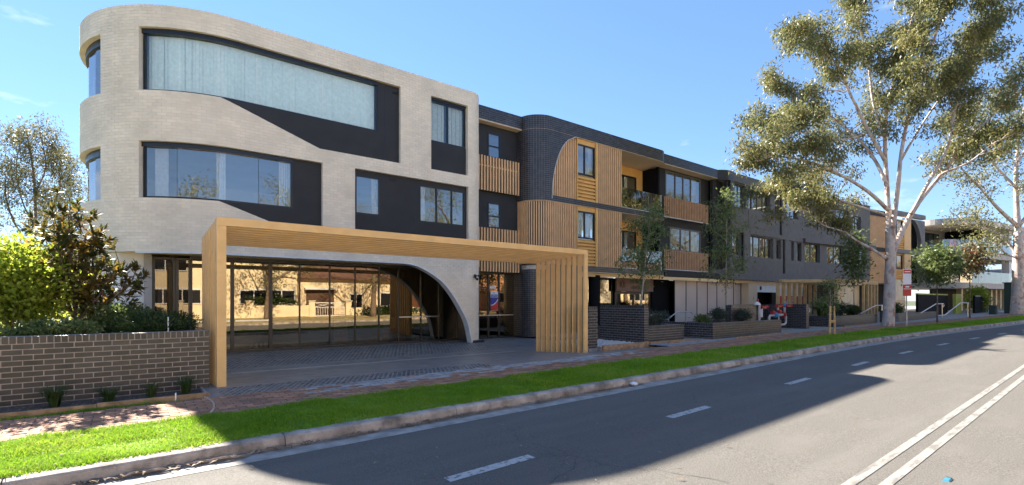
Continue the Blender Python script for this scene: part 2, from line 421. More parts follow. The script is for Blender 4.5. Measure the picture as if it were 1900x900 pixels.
# cracks in the asphalt
mat('crack', (.05, .048, .046), .95, .1, 5)
def crack(pts, wd=.0035):
    mb = MB(); P = []
    for i in range(len(pts) - 1):
        a, b = pts[i], pts[i + 1]
        for k in range(7): P.append((a[0] + (b[0] - a[0]) * k / 7 + random.uniform(-.03, .03), a[1] + (b[1] - a[1]) * k / 7 + random.uniform(-.03, .03)))
    for i in range(len(P) - 1):
        a, b = P[i], P[i + 1]; d = Vector((b[0] - a[0], b[1] - a[1])); n = Vector((-d.y, d.x)).normalized() * wd * random.uniform(.5, 1.2)
        z = -.20 + .004
        mb.poly([(a[0] - n.x, a[1] - n.y, z + gz(a[0])), (b[0] - n.x, b[1] - n.y, z + gz(b[0])), (b[0] + n.x, b[1] + n.y, z + gz(b[0])), (a[0] + n.x, a[1] + n.y, z + gz(a[0]))])
    mb.build('crack', 'crack', road, kind='stuff')
crack([(3.75, 4.3), (4.0, 3.95), (4.05, 3.5), (4.35, 3.1), (4.6, 2.4)]); crack([(4.0, 3.95), (3.7, 3.7), (3.0, 3.5)]); crack([(4.05, 4.1), (3.9, 4.9), (4.2, 5.4)])
crack([(7.6, 4.7), (8.3, 5.2), (9.0, 5.2)]); crack([(12, 3.5), (13, 2.8), (14.2, 2.9)])
# footpath pavers
mbr, mbg = MB(), MB(); near = []
random.seed(5); rows = 11; rw = 1.39 / rows
for r_ in range(rows):
    v0 = 8.065 + r_ * rw; u = -6 + (r_ % 2) * .12
    while u < 62:
        grey = (2.2 + (r_ * .37) % 1.1 < u < 12.2 - (r_ * .53) % 1.7) and r_ >= 6 and random.random() < (.93 if r_ > 7 else .75)
        near.append((u, v0, grey, random.uniform(-.003, .003))); u += .24
near.sort(key=lambda p: p[0] * .614 + p[1] * .789 if p[0] > -1.75 else 99)
PM = {}
for i, (u, v0, grey, dz) in enumerate(near):
    z = -.030 + .018 * (v0 - 8.04) / 1.43 + gz(u) + .006 + dz; a, b = u + .005, u + .235; c, d = v0 + .005, v0 + rw - .005
    if i < 300:
        if grey not in PM:
            q = MB(); q.v = [(-.115, -rw / 2 + .005, -.012), (.115, -rw / 2 + .005, -.012), (.115, rw / 2 - .005, -.012), (-.115, rw / 2 - .005, -.012),
                             (-.112, -rw / 2 + .008, 0), (.112, -rw / 2 + .008, 0), (.112, rw / 2 - .008, 0), (-.112, rw / 2 - .008, 0)]
            q.f = [(4, 5, 6, 7), (0, 1, 5, 4), (1, 2, 6, 5), (2, 3, 7, 6), (3, 0, 4, 7)]
            me = bpy.data.meshes.new('paver'); me.from_pydata(q.v, [], q.f); me.materials.append(MATS['grey_paver' if grey else 'red_paver']); PM[grey] = me
        inst('paver', PM[grey], (u + .12, v0 + rw / 2 + bend(u), z), (random.uniform(-.01, .01), 0, random.uniform(-.012, .012)), foot)
    else:
        q = mbg if grey else mbr; k = len(q.v); bb = bend(u)
        q.v += [(a, c + bb, z - .012), (b, c + bb, z - .012), (b, d + bb, z - .012), (a, d + bb, z - .012), (a, c + bb, z), (b, c + bb, z), (b, d + bb, z), (a, d + bb, z)]
        q.f += [tuple(k + x for x in f) for f in ((4, 5, 6, 7), (0, 1, 5, 4), (1, 2, 6, 5), (2, 3, 7, 6), (3, 0, 4, 7))]
mbr.build('pavers', 'red_paver', foot, kind='stuff'); mbg.build('pavers', 'grey_paver', foot, kind='stuff')
# driveway that dips to a drain
def dz_(u, v):
    pts = [(9.44, gz(u) - .014), (10.5, .0), (12.8, -.145), (13.6, -.165), (16, -.05), (30, -.04)]
    for i in range(len(pts) - 1):
        if v <= pts[i + 1][0]:
            t = (v - pts[i][0]) / (pts[i + 1][0] - pts[i][0]); t = max(0, min(1, t)); return pts[i][1] + (pts[i + 1][1] - pts[i][1]) * t
    return pts[-1][1]
def drain_v(u): return 13.55 - (u - 2.8) * .02
g = MB(); us = [1.06 + i * (13.9 - 1.06) / 26 for i in range(27)]; vv = [9.465, 9.8, 10.2, 10.6, 11.2, 12, 12.8, 13.2, 13.6, 14.2, 15, 16, 17, 18.6]
for v in vv:
    for u in us: g.v.append((u, v, dz_(u, v)))
for j in range(len(vv) - 1):
    for i in range(len(us) - 1):
        if us[i] > 11.3 and 10.2 < vv[j] < 12.9: continue
        a = j * 27 + i; g.f.append((a, a + 1, a + 28, a + 27))
drive = S(g.build('driveway', 'drive', None))
g = MB()
for i in range(40):
    u = 2 + i * 8.6 / 40; z = dz_(u, drain_v(u)) + .006
    g.box(u, u + .2, drain_v(u) - .055, drain_v(u) + .055, z - .02, z)
g.build('drain_grate', 'galv', drive)
g = MB(); random.seed(9)
def cobbles(u0, u1, v0, v1, p, rot, keep=1.0):
    nu = int((u1 - u0) / p); nv = int((v1 - v0) / p)
    for i in range(nu):
        for j in range(nv):
            if random.random() > keep: continue
            u = u0 + (i + .5 * (j % 2)) * p; v = v0 + j * p; z = dz_(u, v); c, s = math.cos(rot) * p * .40, math.sin(rot) * p * .40; b = len(g.v)
            if rot == 0: c, s = p * .40, 0
            k = .42
            q = [(-c + s * k, -s - c * k), (c + s * k, s - c * k), (c - s * k, s + c * k), (-c - s * k, -s + c * k)]
            h = random.uniform(.004, .011)
            for (x, y) in q: g.v.append((u + x, v + y, z - .004))
            for (x, y) in q: g.v.append((u + x * .8, v + y * .8, z + h))
            g.f.extend([(b + 4, b + 5, b + 6, b + 7), (b, b + 1, b + 5, b + 4), (b + 1, b + 2, b + 6, b + 5), (b + 2, b + 3, b + 7, b + 6), (b + 3, b, b + 4, b + 7)])
cobbles(1.3, 7.0, 9.52, 10.42, .105, .7, .97)
cobbles(2.0, 13.5, 14.3, 17.2, .13, .75)
g.build('cobbles', 'cobble', drive, kind='stuff')
# grass on the verge
def blades(n, region, h0, h1, wd, zf, lean=.5):
    mb = MB()
    for _ in range(n):
        u, v = region(); z = zf(u, v); nv_ = mnoise.noise((u * 1.9, v * 1.9, 3.1)) + .6 * mnoise.noise((u * 5.2, v * 5.2, 7.7)); h = random.uniform(h0, h1) * max(.35, 1 + 1.1 * nv_); a = random.uniform(0, 6.283); l = random.uniform(.1, lean) * h
        dx, dy = math.cos(a) * wd, math.sin(a) * wd; b = random.uniform(0, 6.283); lx, ly = math.cos(b) * l, math.sin(b) * l; k = len(mb.v)
        mb.v += [(u - dx, v - dy, z), (u + dx, v + dy, z), (u + lx * .4 + dx * .7, v + ly * .4 + dy * .7, z + h * .6), (u + lx * .4 - dx * .7, v + ly * .4 - dy * .7, z + h * .6), (u + lx, v + ly, z + h * random.uniform(.75, 1))]
        mb.f += [(k, k + 1, k + 2, k + 3), (k + 3, k + 2, k + 4)]
    return mb
random.seed(11)
def vz(u, v): return -.055 + .033 * (v - bend(u) - 6.58) / 1.48 + gz(u)
def vreg():
    r_ = random.random()
    u = -1.9 + 9.5 * random.random() ** 1.25 if r_ < .62 else 7.5 + 60 * random.random() ** 2.2
    return u, 6.6 + 1.46 * random.random() + bend(u)
mb = blades(115000, vreg, .026, .062, .0038, vz, 1.8)
q = blades(26000, lambda: ((lambda u: (u, 6.62 + 1.42 * random.random() + bend(u)))(6 + 58 * random.random() ** 1.6)), .04, .085, .010, vz, .7)
k = len(mb.v); mb.v += q.v; mb.f += [tuple(i + k for i in f) for f in q.f]
# ragged fringes over the kerb and the pavers
q = blades(9000, lambda: ((lambda u: (u, (6.575 if random.random() < .6 else 8.055) + random.gauss(0, .02) + bend(u)))(-1.9 + 50 * random.random() ** 1.8)), .02, .06, .005, vz, 1.6)
k = len(mb.v); mb.v += q.v; mb.f += [tuple(i + k for i in f) for f in q.f]
mb.build('grass', 'grass_blade', None, kind='stuff', label='bright green grass of the verge between kerb and path', category='grass')
# leaf litter
def litter(n, reg, l0, l1, zf):
    mb = MB()
    for _ in range(n):
        u, v = reg(); z = zf(u, v); l = random.uniform(l0, l1); wd = l * random.uniform(.12, .25); a = random.uniform(0, 3.14); ti = random.uniform(-.35, .35); k = len(mb.v)
        c, s = math.cos(a), math.sin(a); cu = random.uniform(.05, .3) * l; dzz = random.uniform(.003, .02)
        for (x, y, h) in ((-l / 2, 0, 0), (-l * .1, -wd / 2, cu * .6), (-l * .1, wd / 2, cu * .8), (l / 2, 0, cu * ti)):
            mb.v.append((u + c * x - s * y, v + s * x + c * y, z + dzz + max(0, h)))
        mb.f += [(k, k + 1, k + 2), (k + 1, k + 3, k + 2)]
    return mb
PT = [(random.uniform(-1.5, 30), random.uniform(6.65, 7.95), random.uniform(.08, .3)) for _ in range(46)]
def dreg():
    if random.random() < .35: u = -1.8 + 40 * random.random() ** 1.5; return u, (6.62 + abs(random.gauss(0, .05)) if random.random() < .6 else 8.02 - abs(random.gauss(0, .05))) + bend(u)
    a, b, r_ = random.choice(PT); u = a + random.gauss(0, r_ * 1.5); return u, min(8.03, max(6.62, b + random.gauss(0, r_ * .6))) + bend(u)
blades(13000, dreg, .02, .05, .004, vz, 2.2).build('dry_grass', 'straw_blade', None, kind='stuff', label='dry straw-coloured patches in the verge grass', category='grass')
litter(260, lambda: ((lambda u: (u, random.uniform(6.6, 8.0) + bend(u)))(-1.5 + 28 * random.random() ** 1.4)), .04, .09, lambda u, v: vz(u, v) + .03).build('verge_leaves', 'dead_leaf', None, kind='stuff', label='brown fallen leaves lying on the verge grass', category='leaf litter')
def gutreg():
    c = random.choice([-.2, .4, 1.2, 1.6, 2.1, 2.5, 3.2, 3.6, 4.0, 4.4, 4.9, 5.6, 6.2, 6.9, 7.4, 8.0, 9.5, 10.5, 12, 13.5, 15, 17, 20, 23, 26])
    u = c + random.gauss(0, .22); return u, 6.385 - abs(random.gauss(0, .045)) + bend(u)
mb = litter(1250, gutreg, .06, .15, lambda u, v: -.183 + gz(u))
q = litter(170, lambda: ((lambda u: (u, random.uniform(2.0, 6.0) + bend(u)))(1 + 26 * random.random() ** 1.3)), .035, .11, lambda u, v: -.198 + gz(u))
k = len(mb.v); mb.v += q.v; mb.f += [tuple(i + k for i in f) for f in q.f]
mb.build('fallen_leaves', 'dead_leaf', None, kind='stuff', label='dry brown leaves lying in the gutter and on the road', category='leaf litter')
# curled strips of shed bark in the gutter
random.seed(21)
for i, (u, L, lab) in enumerate([(-.05, .42, 'short curled strip of shed bark, nearest one in the gutter'), (.5, .6, 'long curled strip of shed bark in the near gutter')]):
    mb = MB(); n = 12
    for k in range(n + 1):
        t = k / n; x = u + L * t; y = 6.30 + .025 * math.sin(t * 4 + i); z = -.176 + gz(x) + .012 * math.sin(t * 6 + i) ** 2; wq = .030 * (1 - abs(2 * t - 1) ** 3) + .004
        for (dy, dz2) in ((-1, .55), (-.5, .12), (.2, 0), (.7, .2), (1, .7)): mb.v.append((x, y + dy * wq, z + dz2 * wq))
    for k in range(n):
        for q in range(4): mb.f.append((k * 5 + q, (k + 1) * 5 + q, (k + 1) * 5 + q + 1, k * 5 + q + 1))
    mb.smooth = True; mb.build('bark_strip', 'shed_bark', None, label=lab, category='bark', group='bark strips in the gutter')
mb = MB(); mb.v = [(0, 0, 0)]
mb = MB().lathe((8.05, 6.36, -.185 + gz(8)), [(.03, 0), (.075, .012), (.085, .035), (.06, .06), (.02, .072)], 9)
mb.v = [(x + random.uniform(-.012, .012), y + random.uniform(-.012, .012), z) for x, y, z in mb.v]
mb.build('crumpled_wrapper', 'white_paint', None, label='crumpled white wrapper lying in the gutter among leaves', category='litter')
t = thing('road_marker', (6.28, 1.20, -.2 + gz(6)), 'small blue reflective road marker with black end beside the double lines', 'road marker')
mb = MB().prism([(6.22, 1.17, -.145), (6.33, 1.17, -.145), (6.33, 1.23, -.145), (6.22, 1.23, -.145)], [(6.23, 1.18, -.130), (6.32, 1.18, -.127), (6.32, 1.22, -.127), (6.23, 1.22, -.130)])
mb.build('body', 'plastic_blue', t)
bx('end_cap', 'black_plastic', t, 6.331, 6.35, 1.175, 1.225, -.145, -.130)

# ================================================================== BUILDING HELPERS
CH = .086
def K(k): return k * CH
def arc_path(uL, R0, V, uR, R1, backL=6, backR=3, turn=90):
    """plan path: left side wall, arc R0, straight front at V up to uR, arc R1, right side. s=0 where the left arc meets the front"""
    cL = (uL, V + R0); T0 = R(turn); LA = R0 * T0; LS = uR - uL; RA = R1 * math.pi / 2
    def P(s, d=0):
        if s < -LA: x, y, nx, ny = uL - R0 * math.sin(T0) - math.cos(T0) * (-LA - s), cL[1] - R0 * math.cos(T0) + math.sin(T0) * (-LA - s), -math.sin(T0), -math.cos(T0)
        elif s < 0:
            f = -s / R0; x, y, nx, ny = uL - R0 * math.sin(f), cL[1] - R0 * math.cos(f), -math.sin(f), -math.cos(f)
        elif s <= LS: x, y, nx, ny = uL + s, V, 0, -1
        elif s < LS + RA:
            f = (s - LS) / R1; x, y, nx, ny = uR + R1 * math.sin(f), V + R1 - R1 * math.cos(f), math.sin(f), -math.cos(f)
        else: x, y, nx, ny = uR + R1, V + R1 + (s - LS - RA), 1, 0
        return (x + nx * d, y + ny * d)
    P.curves = [(-LA, 0, R0), (LS, LS + RA, R1)]; P.s0 = -LA - backL; P.s1 = LS + RA + backR; P.LS = LS; P.RA = RA; P.LA = LA
    return P
def cuts(P, a, b, step=None):
    out = [a, b]
    for (c0, c1, r_) in P.curves:
        lo, hi = max(a, c0), min(b, c1)
        if hi > lo:
            st = step or max(.08, min(.35, r_ * .12)); n = max(1, int((hi - lo) / st))
            out += [lo + (hi - lo) * i / n for i in range(n + 1)]
    return sorted(set(round(x, 5) for x in out))
def lin(x0, x1, n): return [x0 + (x1 - x0) * i / n for i in range(n + 1)]
def facade(parent, P, k0, k1, iv, bmat, mmat, nsingle=0, key=None, thick=.28, soldier_top=True, bl=.23):
    core = MB(); out = []
    for k in range(k0, k1):
        z0, z1 = K(k), K(k + 1); lo, hi = iv(z0 + .002), iv(z1 - .002)
        if len(lo) != len(hi): lo = hi = iv((z0 + z1) / 2)
        for (a0, b0), (a1, b1) in zip(lo, hi):
            if max(b0 - a0, b1 - a1) < .02: continue
            ss = cuts(P, (a0 + a1) / 2, (b0 + b1) / 2); n = len(ss)
            f = lambda i, a, b: a + (b - a) * (ss[i] - ss[0]) / (ss[-1] - ss[0]) if abs(a0 - a1) + abs(b0 - b1) > 1e-6 else ss[i]
            for i in range(n - 1):
                q0, q1, q2, q3 = f(i, a0, b0), f(i + 1, a0, b0), f(i + 1, a1, b1), f(i, a1, b1)
                fr = [(*P(q0, -.006), z0), (*P(q1, -.006), z0), (*P(q2, -.006), z1), (*P(q3, -.006), z1)]
                bk = [(*P(q0, -thick), z0), (*P(q1, -thick), z0), (*P(q2, -thick), z1), (*P(q3, -thick), z1)]
                core.prism(bk, fr)
            # bricks of this course
            s = math.floor((min(a0, a1) - .3) / .24) * .24 + (.12 if k % 2 else 0)
            top = soldier_top and k >= k1 - 1
            if top: s = math.floor(min(a0, a1) / .086) * .086
            while s < max(b0, b1):
                L = .076 if top else bl
                for (c0, c1, r_) in P.curves:
                    if r_ < 1.5 and c0 - .1 < s < c1: L = .11 if not top else .076
                e = s + L; cl = lambda x, lo_, hi_: max(lo_, min(hi_, x)); w0, w1 = cl(s, a0, b0), cl(e, a0, b0); w2, w3 = cl(s, a1, b1), cl(e, a1, b1)
                if w1 - w0 > .004 or w3 - w2 > .004:
                    w1 = max(w0, w1); w3 = max(w2, w3)
                    out.append((w0, w1, w2, w3, z0 + .005, z1 - .005))
                s = e + .010
    core.build('wall', mmat, parent)
    if key: out.sort(key=lambda q: key(*P(q[0])))
    mb = MB()
    for i, (w0, w1, w2, w3, z0, z1) in enumerate(out):
        fr = [(*P(w0, 0), z0), (*P(w1, 0), z0), (*P(w3, 0), z1), (*P(w2, 0), z1)]
        if i < nsingle and abs(w0 - w2) < 1e-4 and abs(w1 - w3) < 1e-4:
            a, b = Vector(fr[0]), Vector(fr[1]); md = (a + b) / 2
            inst('brick', brick_mesh(round((b - a).length, 2), round(z1 - z0, 3), bmat), (md.x, md.y, (z0 + z1) / 2), (0, 0, math.atan2(b.y - a.y, b.x - a.x)), parent)
        else:
            bk = [(*P(w0, -.012), z0), (*P(w1, -.012), z0), (*P(w3, -.012), z1), (*P(w2, -.012), z1)]; k = len(mb.v)
            mb.v += bk + fr; mb.f += [tuple(k + x for x in f_) for f_ in ((4, 5, 6, 7), (0, 1, 5, 4), (1, 2, 6, 5), (2, 3, 7, 6), (3, 0, 4, 7))]
    mb.build('brickwork', bmat, parent, kind='stuff')
def sheet(P, s0, s1, d0, d1, z0, z1, step=None):
    """curved slab along the path between offsets d0 (inner) and d1 (outer)"""
    mb = MB(); ss = cuts(P, s0, s1, step)
    for i in range(len(ss) - 1):
        a, b = ss[i], ss[i + 1]
        mb.plan([P(a, d1), P(b, d1), P(b, d0), P(a, d0)], z0, z1)
    return mb
def window(parent, u0, u1, z0, z1, v, n=1, breaks=None, fm='frame_black', gm='glass', fw=.05, fd=.07, blind=None, transom=None, sill=False, name='window'):
    mb = MB(); xs = breaks if breaks else [u0 + (u1 - u0) * i / n for i in range(n + 1)]
    mb.box(u0, u1, v, v + fd, z1 - fw, z1).box(u0, u1, v, v + fd, z0, z0 + fw)
    for i, x in enumerate(xs):
        a = x if i == 0 else (x - fw if i == len(xs) - 1 else x - fw / 2)
        mb.box(a, a + fw, v + .001, v + fd - .001, z0 + fw, z1 - fw)
    if transom: mb.box(u0 + fw, u1 - fw, v + .002, v + fd - .002, transom - fw / 2, transom + fw / 2)
    o = mb.build(name, fm, parent)
    for i in range(len(xs) - 1):
        MB().poly([(xs[i] + fw * .5, v + fd * .5, z0 + fw * .9), (xs[i + 1] - fw * .5, v + fd * .5, z0 + fw * .9), (xs[i + 1] - fw * .5, v + fd * .5, z1 - fw * .9), (xs[i] + fw * .5, v + fd * .5, z1 - fw * .9)]).build('pane', gm, o)
    if sill: bx('sill', 'grey_light', o, u0 - .03, u1 + .03, v - .07, v, z0 - .05, z0 - .001)
    if blind:
        c = MB()
        for (a, b) in blind:
            k = max(2, int((b - a) / .09))
            for i in range(k): c.box(a + (b - a) * i / k, a + (b - a) * (i + .93) / k, v + .16 + .012 * (i % 2), v + .17 + .012 * (i % 2), z0 + .02, z1 - .02)
        c.build('curtain', 'curtain', o)
    return o
def walls(parent, u0, u1, z0, z1, v0, v1, ops, m, name='wall'):
    mb = MB(); xs = sorted(set([u0, u1] + [min(max(x, u0), u1) for o in ops for x in o[:2]]))
    for a, b in zip(xs, xs[1:]):
        mid = (a + b) / 2; zz = z0
        for o in sorted([o for o in ops if o[0] < mid < o[1]], key=lambda o: o[2]):
            if o[2] > zz + 1e-4: mb.box(a, b, v0, v1, zz, o[2])
            zz = o[3]
        if zz < z1 - 1e-4: mb.box(a, b, v0, v1, zz, z1)
    return mb.build(name, m, parent)
SM = {}
def slats(parent, u0, u1, z0, z1, v, pitch=.115, wd=.05, dp=.07, m='gold_slat', top=None, name='slat', backing=None):
    n = max(1, round((u1 - u0 - wd) / pitch)); p = (u1 - u0 - wd) / n
    for i in range(n + 1):
        a = u0 + i * p; zt = top(a + wd / 2) if top else z1
        if zt - z0 < .1: continue
        k = (round(zt - z0, 2), wd, dp, m)
        if k not in SM:
            me = bpy.data.meshes.new('slat'); q = MB().box(-wd / 2, wd / 2, 0, dp, 0, k[0]); me.from_pydata(q.v, [], q.f); me.materials.append(MATS[m]); SM[k] = me
        inst(name, SM[k], (a + wd / 2, v, z0), (0, 0, 0), parent)
    if backing: bx('slat_backing', backing, parent, u0, u1, v + dp + .02, v + dp + .05, z0, z1)
def louvres(parent, u0, u1, z0, z1, v, pitch=.15, m='gold_bright'):
    n = max(2, round((z1 - z0) / pitch)); p = (z1 - z0) / n
    for i in range(n):
        z = z0 + i * p
        MB().prism([(u0, v + .10, z), (u1, v + .10, z), (u1, v + .10, z + p * .95), (u0, v + .10, z + p * .95)], [(u0, v, z), (u1, v, z), (u1, v, z + p * .42), (u0, v, z + p * .42)]).build('louvre', m, parent)

# ================================================================== CREAM BRICK BUILDING
cb = thing('brick_building', (5, 20, 0), 'cream brick corner building with rounded end, long strip windows and quarter-round entrance arch', 'building')
PC = arc_path(2.6, 3.7, 16.0, 10.5, .6, 1.2, 1.2, 150)
ARCH = [(7.33, 2.924), (7.9, 2.90), (8.4, 2.77), (9.09, 2.40), (9.59, 1.92), (10.01, 1.33), (10.34, .73), (10.53, -.05)]
def _sm(P, n=5):
    out = []
    for i in range(len(P) - 1):
        a, b, c, d = P[max(i - 1, 0)], P[i], P[i + 1], P[min(i + 2, len(P) - 1)]
        for k in range(n):
            t = k / n; out.append(tuple(.5 * (2 * b[j] + (c[j] - a[j]) * t + (2 * a[j] - 5 * b[j] + 4 * c[j] - d[j]) * t * t + (3 * b[j] - a[j] - 3 * c[j] + d[j]) * t ** 3) for j in (0, 1)))
    return out + [P[-1]]
ARCH = _sm(ARCH)
def archu(z):
    if z >= 2.92: return 7.33
    for (a, b) in zip(ARCH, ARCH[1:]):
        if b[1] <= z <= a[1]: return a[0] + (b[0] - a[0]) * (a[1] - z) / (a[1] - b[1])
    return 10.53
def sub(base, holes):
    out = []
    for a, b in base:
        cur = a
        for (c, d) in sorted(holes):
            if d <= cur or c >= b: continue
            if c > cur: out.append((cur, c))
            cur = max(cur, d)
        if cur < b: out.append((cur, b))
    return out
def iv_cream(z):
    if z < K(34): return [(archu(z) - 2.6, PC.s1)]
    h = []
    if K(74) < z < K(105):
        h.append((-2.52 if z >= K(85) else -.5 + (K(85) - z) * 2.85, 4.94)); h.append((6.14, 7.71))
    if K(85) < z < K(104): h.append((-9.4, -3.78))
    if K(40) < z < K(69):
        h.append((-2.52 if z >= K(51) else -.55 + (K(51) - z) * 2.85, 2.29)); h.append((3.33, 7.74))
    if K(51) < z < K(68): h.append((-9.4, -3.78))
    return sub([(PC.s0, PC.s1)], h)
facade(cb, PC, 0, 112, iv_cream, 'cream_brick', 'cream_mortar', 300, key=lambda u, v: (0 if v < 18.6 else 5) + abs(u + .1) * .15 + v * .05)
# capping, slabs, roof, back
rim = lambda d, z0, z1, m, nm: sheet(PC, PC.s0, PC.s1, -.28, d, z0, z1).build(nm, m, cb)
def floorplate(z0, z1, m, inset, nm, P=PC, par=cb, vb=25.9):
    ss = cuts(P, P.s0, P.s1 - .01); pts = [P(s, -inset) for s in ss]; pts[0] = (pts[0][0], vb); pts[-1] = (pts[-1][0], vb)
    return MB().plan(pts, z0, z1).build(nm, m, par)
floorplate(9.05, 9.2, 'roof_white', .285, 'roof'); floorplate(6.02, 6.25, 'interior', .285, 'floor_slab'); floorplate(2.99, 3.2, 'interior', .285, 'floor_slab')
floorplate(2.93, 2.985, 'lit_soffit', .006, 'soffit')
bx('back_wall', 'cream_mortar', cb, .6, 11.1, 25.9, 26.15, -.1, 9.6)
bx('side_wall', 'cream_mortar', cb, 10.82, 11.09, 17.81, 25.9, -.1, 9.6)
bx('inner_wall', 'interior', cb, .6, 10.8, 22.5, 22.6, 3.2, 9.05)
# trim following the arch
mb = MB(); AP = [(2.7, 2.925)] + ARCH
for (a, b) in zip(AP, AP[1:]):
    d = Vector((b[0] - a[0], b[1] - a[1])).normalized(); n = Vector((-d.y, d.x)) * -.05 if False else Vector((d.y, -d.x)) * .045
    mb.prism([(a[0], 16.30, a[1]), (b[0], 16.30, b[1]), (b[0] + n.x, 16.30, b[1] + n.y), (a[0] + n.x, 16.30, a[1] + n.y)],
             [(a[0], 15.985, a[1]), (b[0], 15.985, b[1]), (b[0] + n.x, 15.985, b[1] + n.y), (a[0] + n.x, 15.985, a[1] + n.y)])
mb.build('arch_trim', 'white_trim', cb); sheet(PC, -2.6, .0999, -.1, .015, 2.88, 2.9235).build('arch_trim', 'white_trim', cb)
bx('plinth', 'dark_brick', cb, 10.56, 11.06, 15.985, 16.4, -.1, .05)
# charcoal infill and glazing of the strip windows
def infill(P, s0, s1, z0, z1, d0=-.2, d1=-.13): return sheet(P, s0, s1, d0, d1, z0, z1).build('infill_panel', 'charcoal', cb)
for (s_r, zs, zb, zt, gr) in ((4.94, K(85), K(74), K(105), 4.15), (2.29, K(51), K(40), K(69), 1.45)):
    infill(PC, -.7, s_r, zb, zs + .02); infill(PC, gr, s_r, zs + .021, zt)
    sheet(PC, -2.55, gr - .001, -.26, -.10, zt - .13, zt - .001).build('window_head', 'frame_black', cb)
    fr = MB()
    q = sheet(PC, -2.50, gr - .002, -.21, -.14, zs + .022, zs + .07); fr.v, fr.f = q.v, q.f
    b = len(fr.v); q = sheet(PC, -2.50, -2.44, -.21, -.14, zs + .071, zt - .131); fr.v += q.v; fr.f += [tuple(i + b for i in f) for f in q.f]
    b = len(fr.v); q = sheet(PC, gr - .06, gr - .003, -.21, -.14, zs + .071, zt - .131); fr.v += q.v; fr.f += [tuple(i + b for i in f) for f in q.f]
    win = fr.build('strip_window', 'frame_black', cb)
    br = [-2.44, -1.55, -.5, .45, 1.4, 2.35, 3.3, gr - .06] if gr > 3 else [-2.44, -1.6, -.55, .5, gr - .06]
    for a, b in zip(br, br[1:]):
        p0, p1 = PC(a, -.175), PC(b - .012, -.175); z0, z1 = zs + .06, zt - .12
        MB().poly([(*p0, z0), (*p1, z0), (*p1, z1), (*p0, z1)]).build('pane', 'glass_blind' if gr > 3 else 'glass', win)
    if gr > 3:
        bl = MB(); s = -2.48
        while s < gr - .1:
            p0, p1 = PC(s, -.30 - .02 * (random.random())), PC(s + .090, -.32 + .03 * random.random()); bl.prism([(*p0, zs + .06), (*p1, zs + .06), (*p1, zt - .02), (*p0, zt - .02)], [(p0[0], p0[1] - .004, zs + .06), (p1[0], p1[1] - .004, zs + .06), (p1[0], p1[1] - .004, zt - .02), (p0[0], p0[1] - .004, zt - .02)]); s += .094
        bl.build('vertical_blind', 'blind', win); sheet(PC, -2.5, gr - .07, -.40, -.39, zs + .05, zt - .02).build('gap_brightening_sheet', 'blind', win)  # white sheet added behind the blinds to brighten their dark gaps
    else:
        bl = MB()
        for (c0, c1) in ((-2.35, -2.0), (-.62, -.38), (1.1, 1.4)):
            s = c0
            while s < c1: bl.plan([PC(s, -.40), PC(s + .06, -.42), PC(s + .06, -.43), PC(s, -.41)], zs + .06, zt - .1); s += .065
        bl.build('curtain', 'blind', win)
# windows on the curved end
for (zs, zt) in ((K(85), K(104)), (K(51), K(68))):
    sheet(PC, -9.4, -3.8, -.25, -.14, zt - .2, zt - .001).build('window_head', 'frame_black', cb)
    br = [-9.4, -8.5, -7.6, -6.7, -5.9, -5.15, -4.45, -3.80]
    win = sheet(PC, -9.3, -3.81, -.25, -.16, zs + .001, zs + .05).build('strip_window', 'frame_black', cb)
    for a, b in zip(br, br[1:]):
        p0, p1 = PC(a, -.19), PC(b - .01, -.19); MB().poly([(*p0, zs + .05), (*p1, zs + .05), (*p1, zt - .19), (*p0, zt - .19)]).build('pane', 'glass', win)
    sheet(PC, -9.4, -3.78, -.6, -.281, zs - .05, zs - .001).build('sill', 'cream_mortar', cb)
    sheet(PC, -9.4, -3.78, -.4, -.281, zt, zt + .03).build('soffit', 'lit_soffit', cb)
for (u, z0, z1) in ((3.9, K(40), 4.30), (7.0, K(74), 8.9), (4.5, K(40), 5.8), (5.2, K(74), 7.2)): bx('panel_joint', 'black_plastic', cb, u, u + .012, 16.126, 16.1295, z0 + .02, z1)
# right-hand openings
bx('infill_panel', 'charcoal', cb, 8.74, 10.31, 16.13, 16.2, K(74), 7.42); window(cb, 8.745, 10.305, 7.425, K(105) - .1, 16.15, 2, gm='glass_blind', blind=[(8.8, 9.45), (9.6, 10.25)])
bx('window_head', 'frame_black', cb, 8.74, 10.31, 16.12, 16.2, K(105) - .098, K(105))
walls(cb, 5.93, 10.34, K(40), K(69), 16.13, 16.2, [(5.98, 6.85, 4.47, 5.76), (8.33, 10.24, 4.42, 5.76)], 'charcoal', 'infill_panel')
window(cb, 5.98, 6.85, 4.47, 5.76, 16.12, 1, blind=[(6.6, 6.8)]); window(cb, 8.33, 10.24, 4.42, 5.76, 16.12, breaks=[8.33, 9.03, 9.68, 10.24], blind=[(8.4, 8.65)])
for (u, z) in ((7.2, 5.83), (7.3, 8.88)): 
    mb = MB()
    for i in range(4): mb.box(u, u + .22, 16.11, 16.128, z - .1 + i * .026, z - .1 + i * .026 + .014)
    mb.build('vent_grille', 'black_plastic', cb)
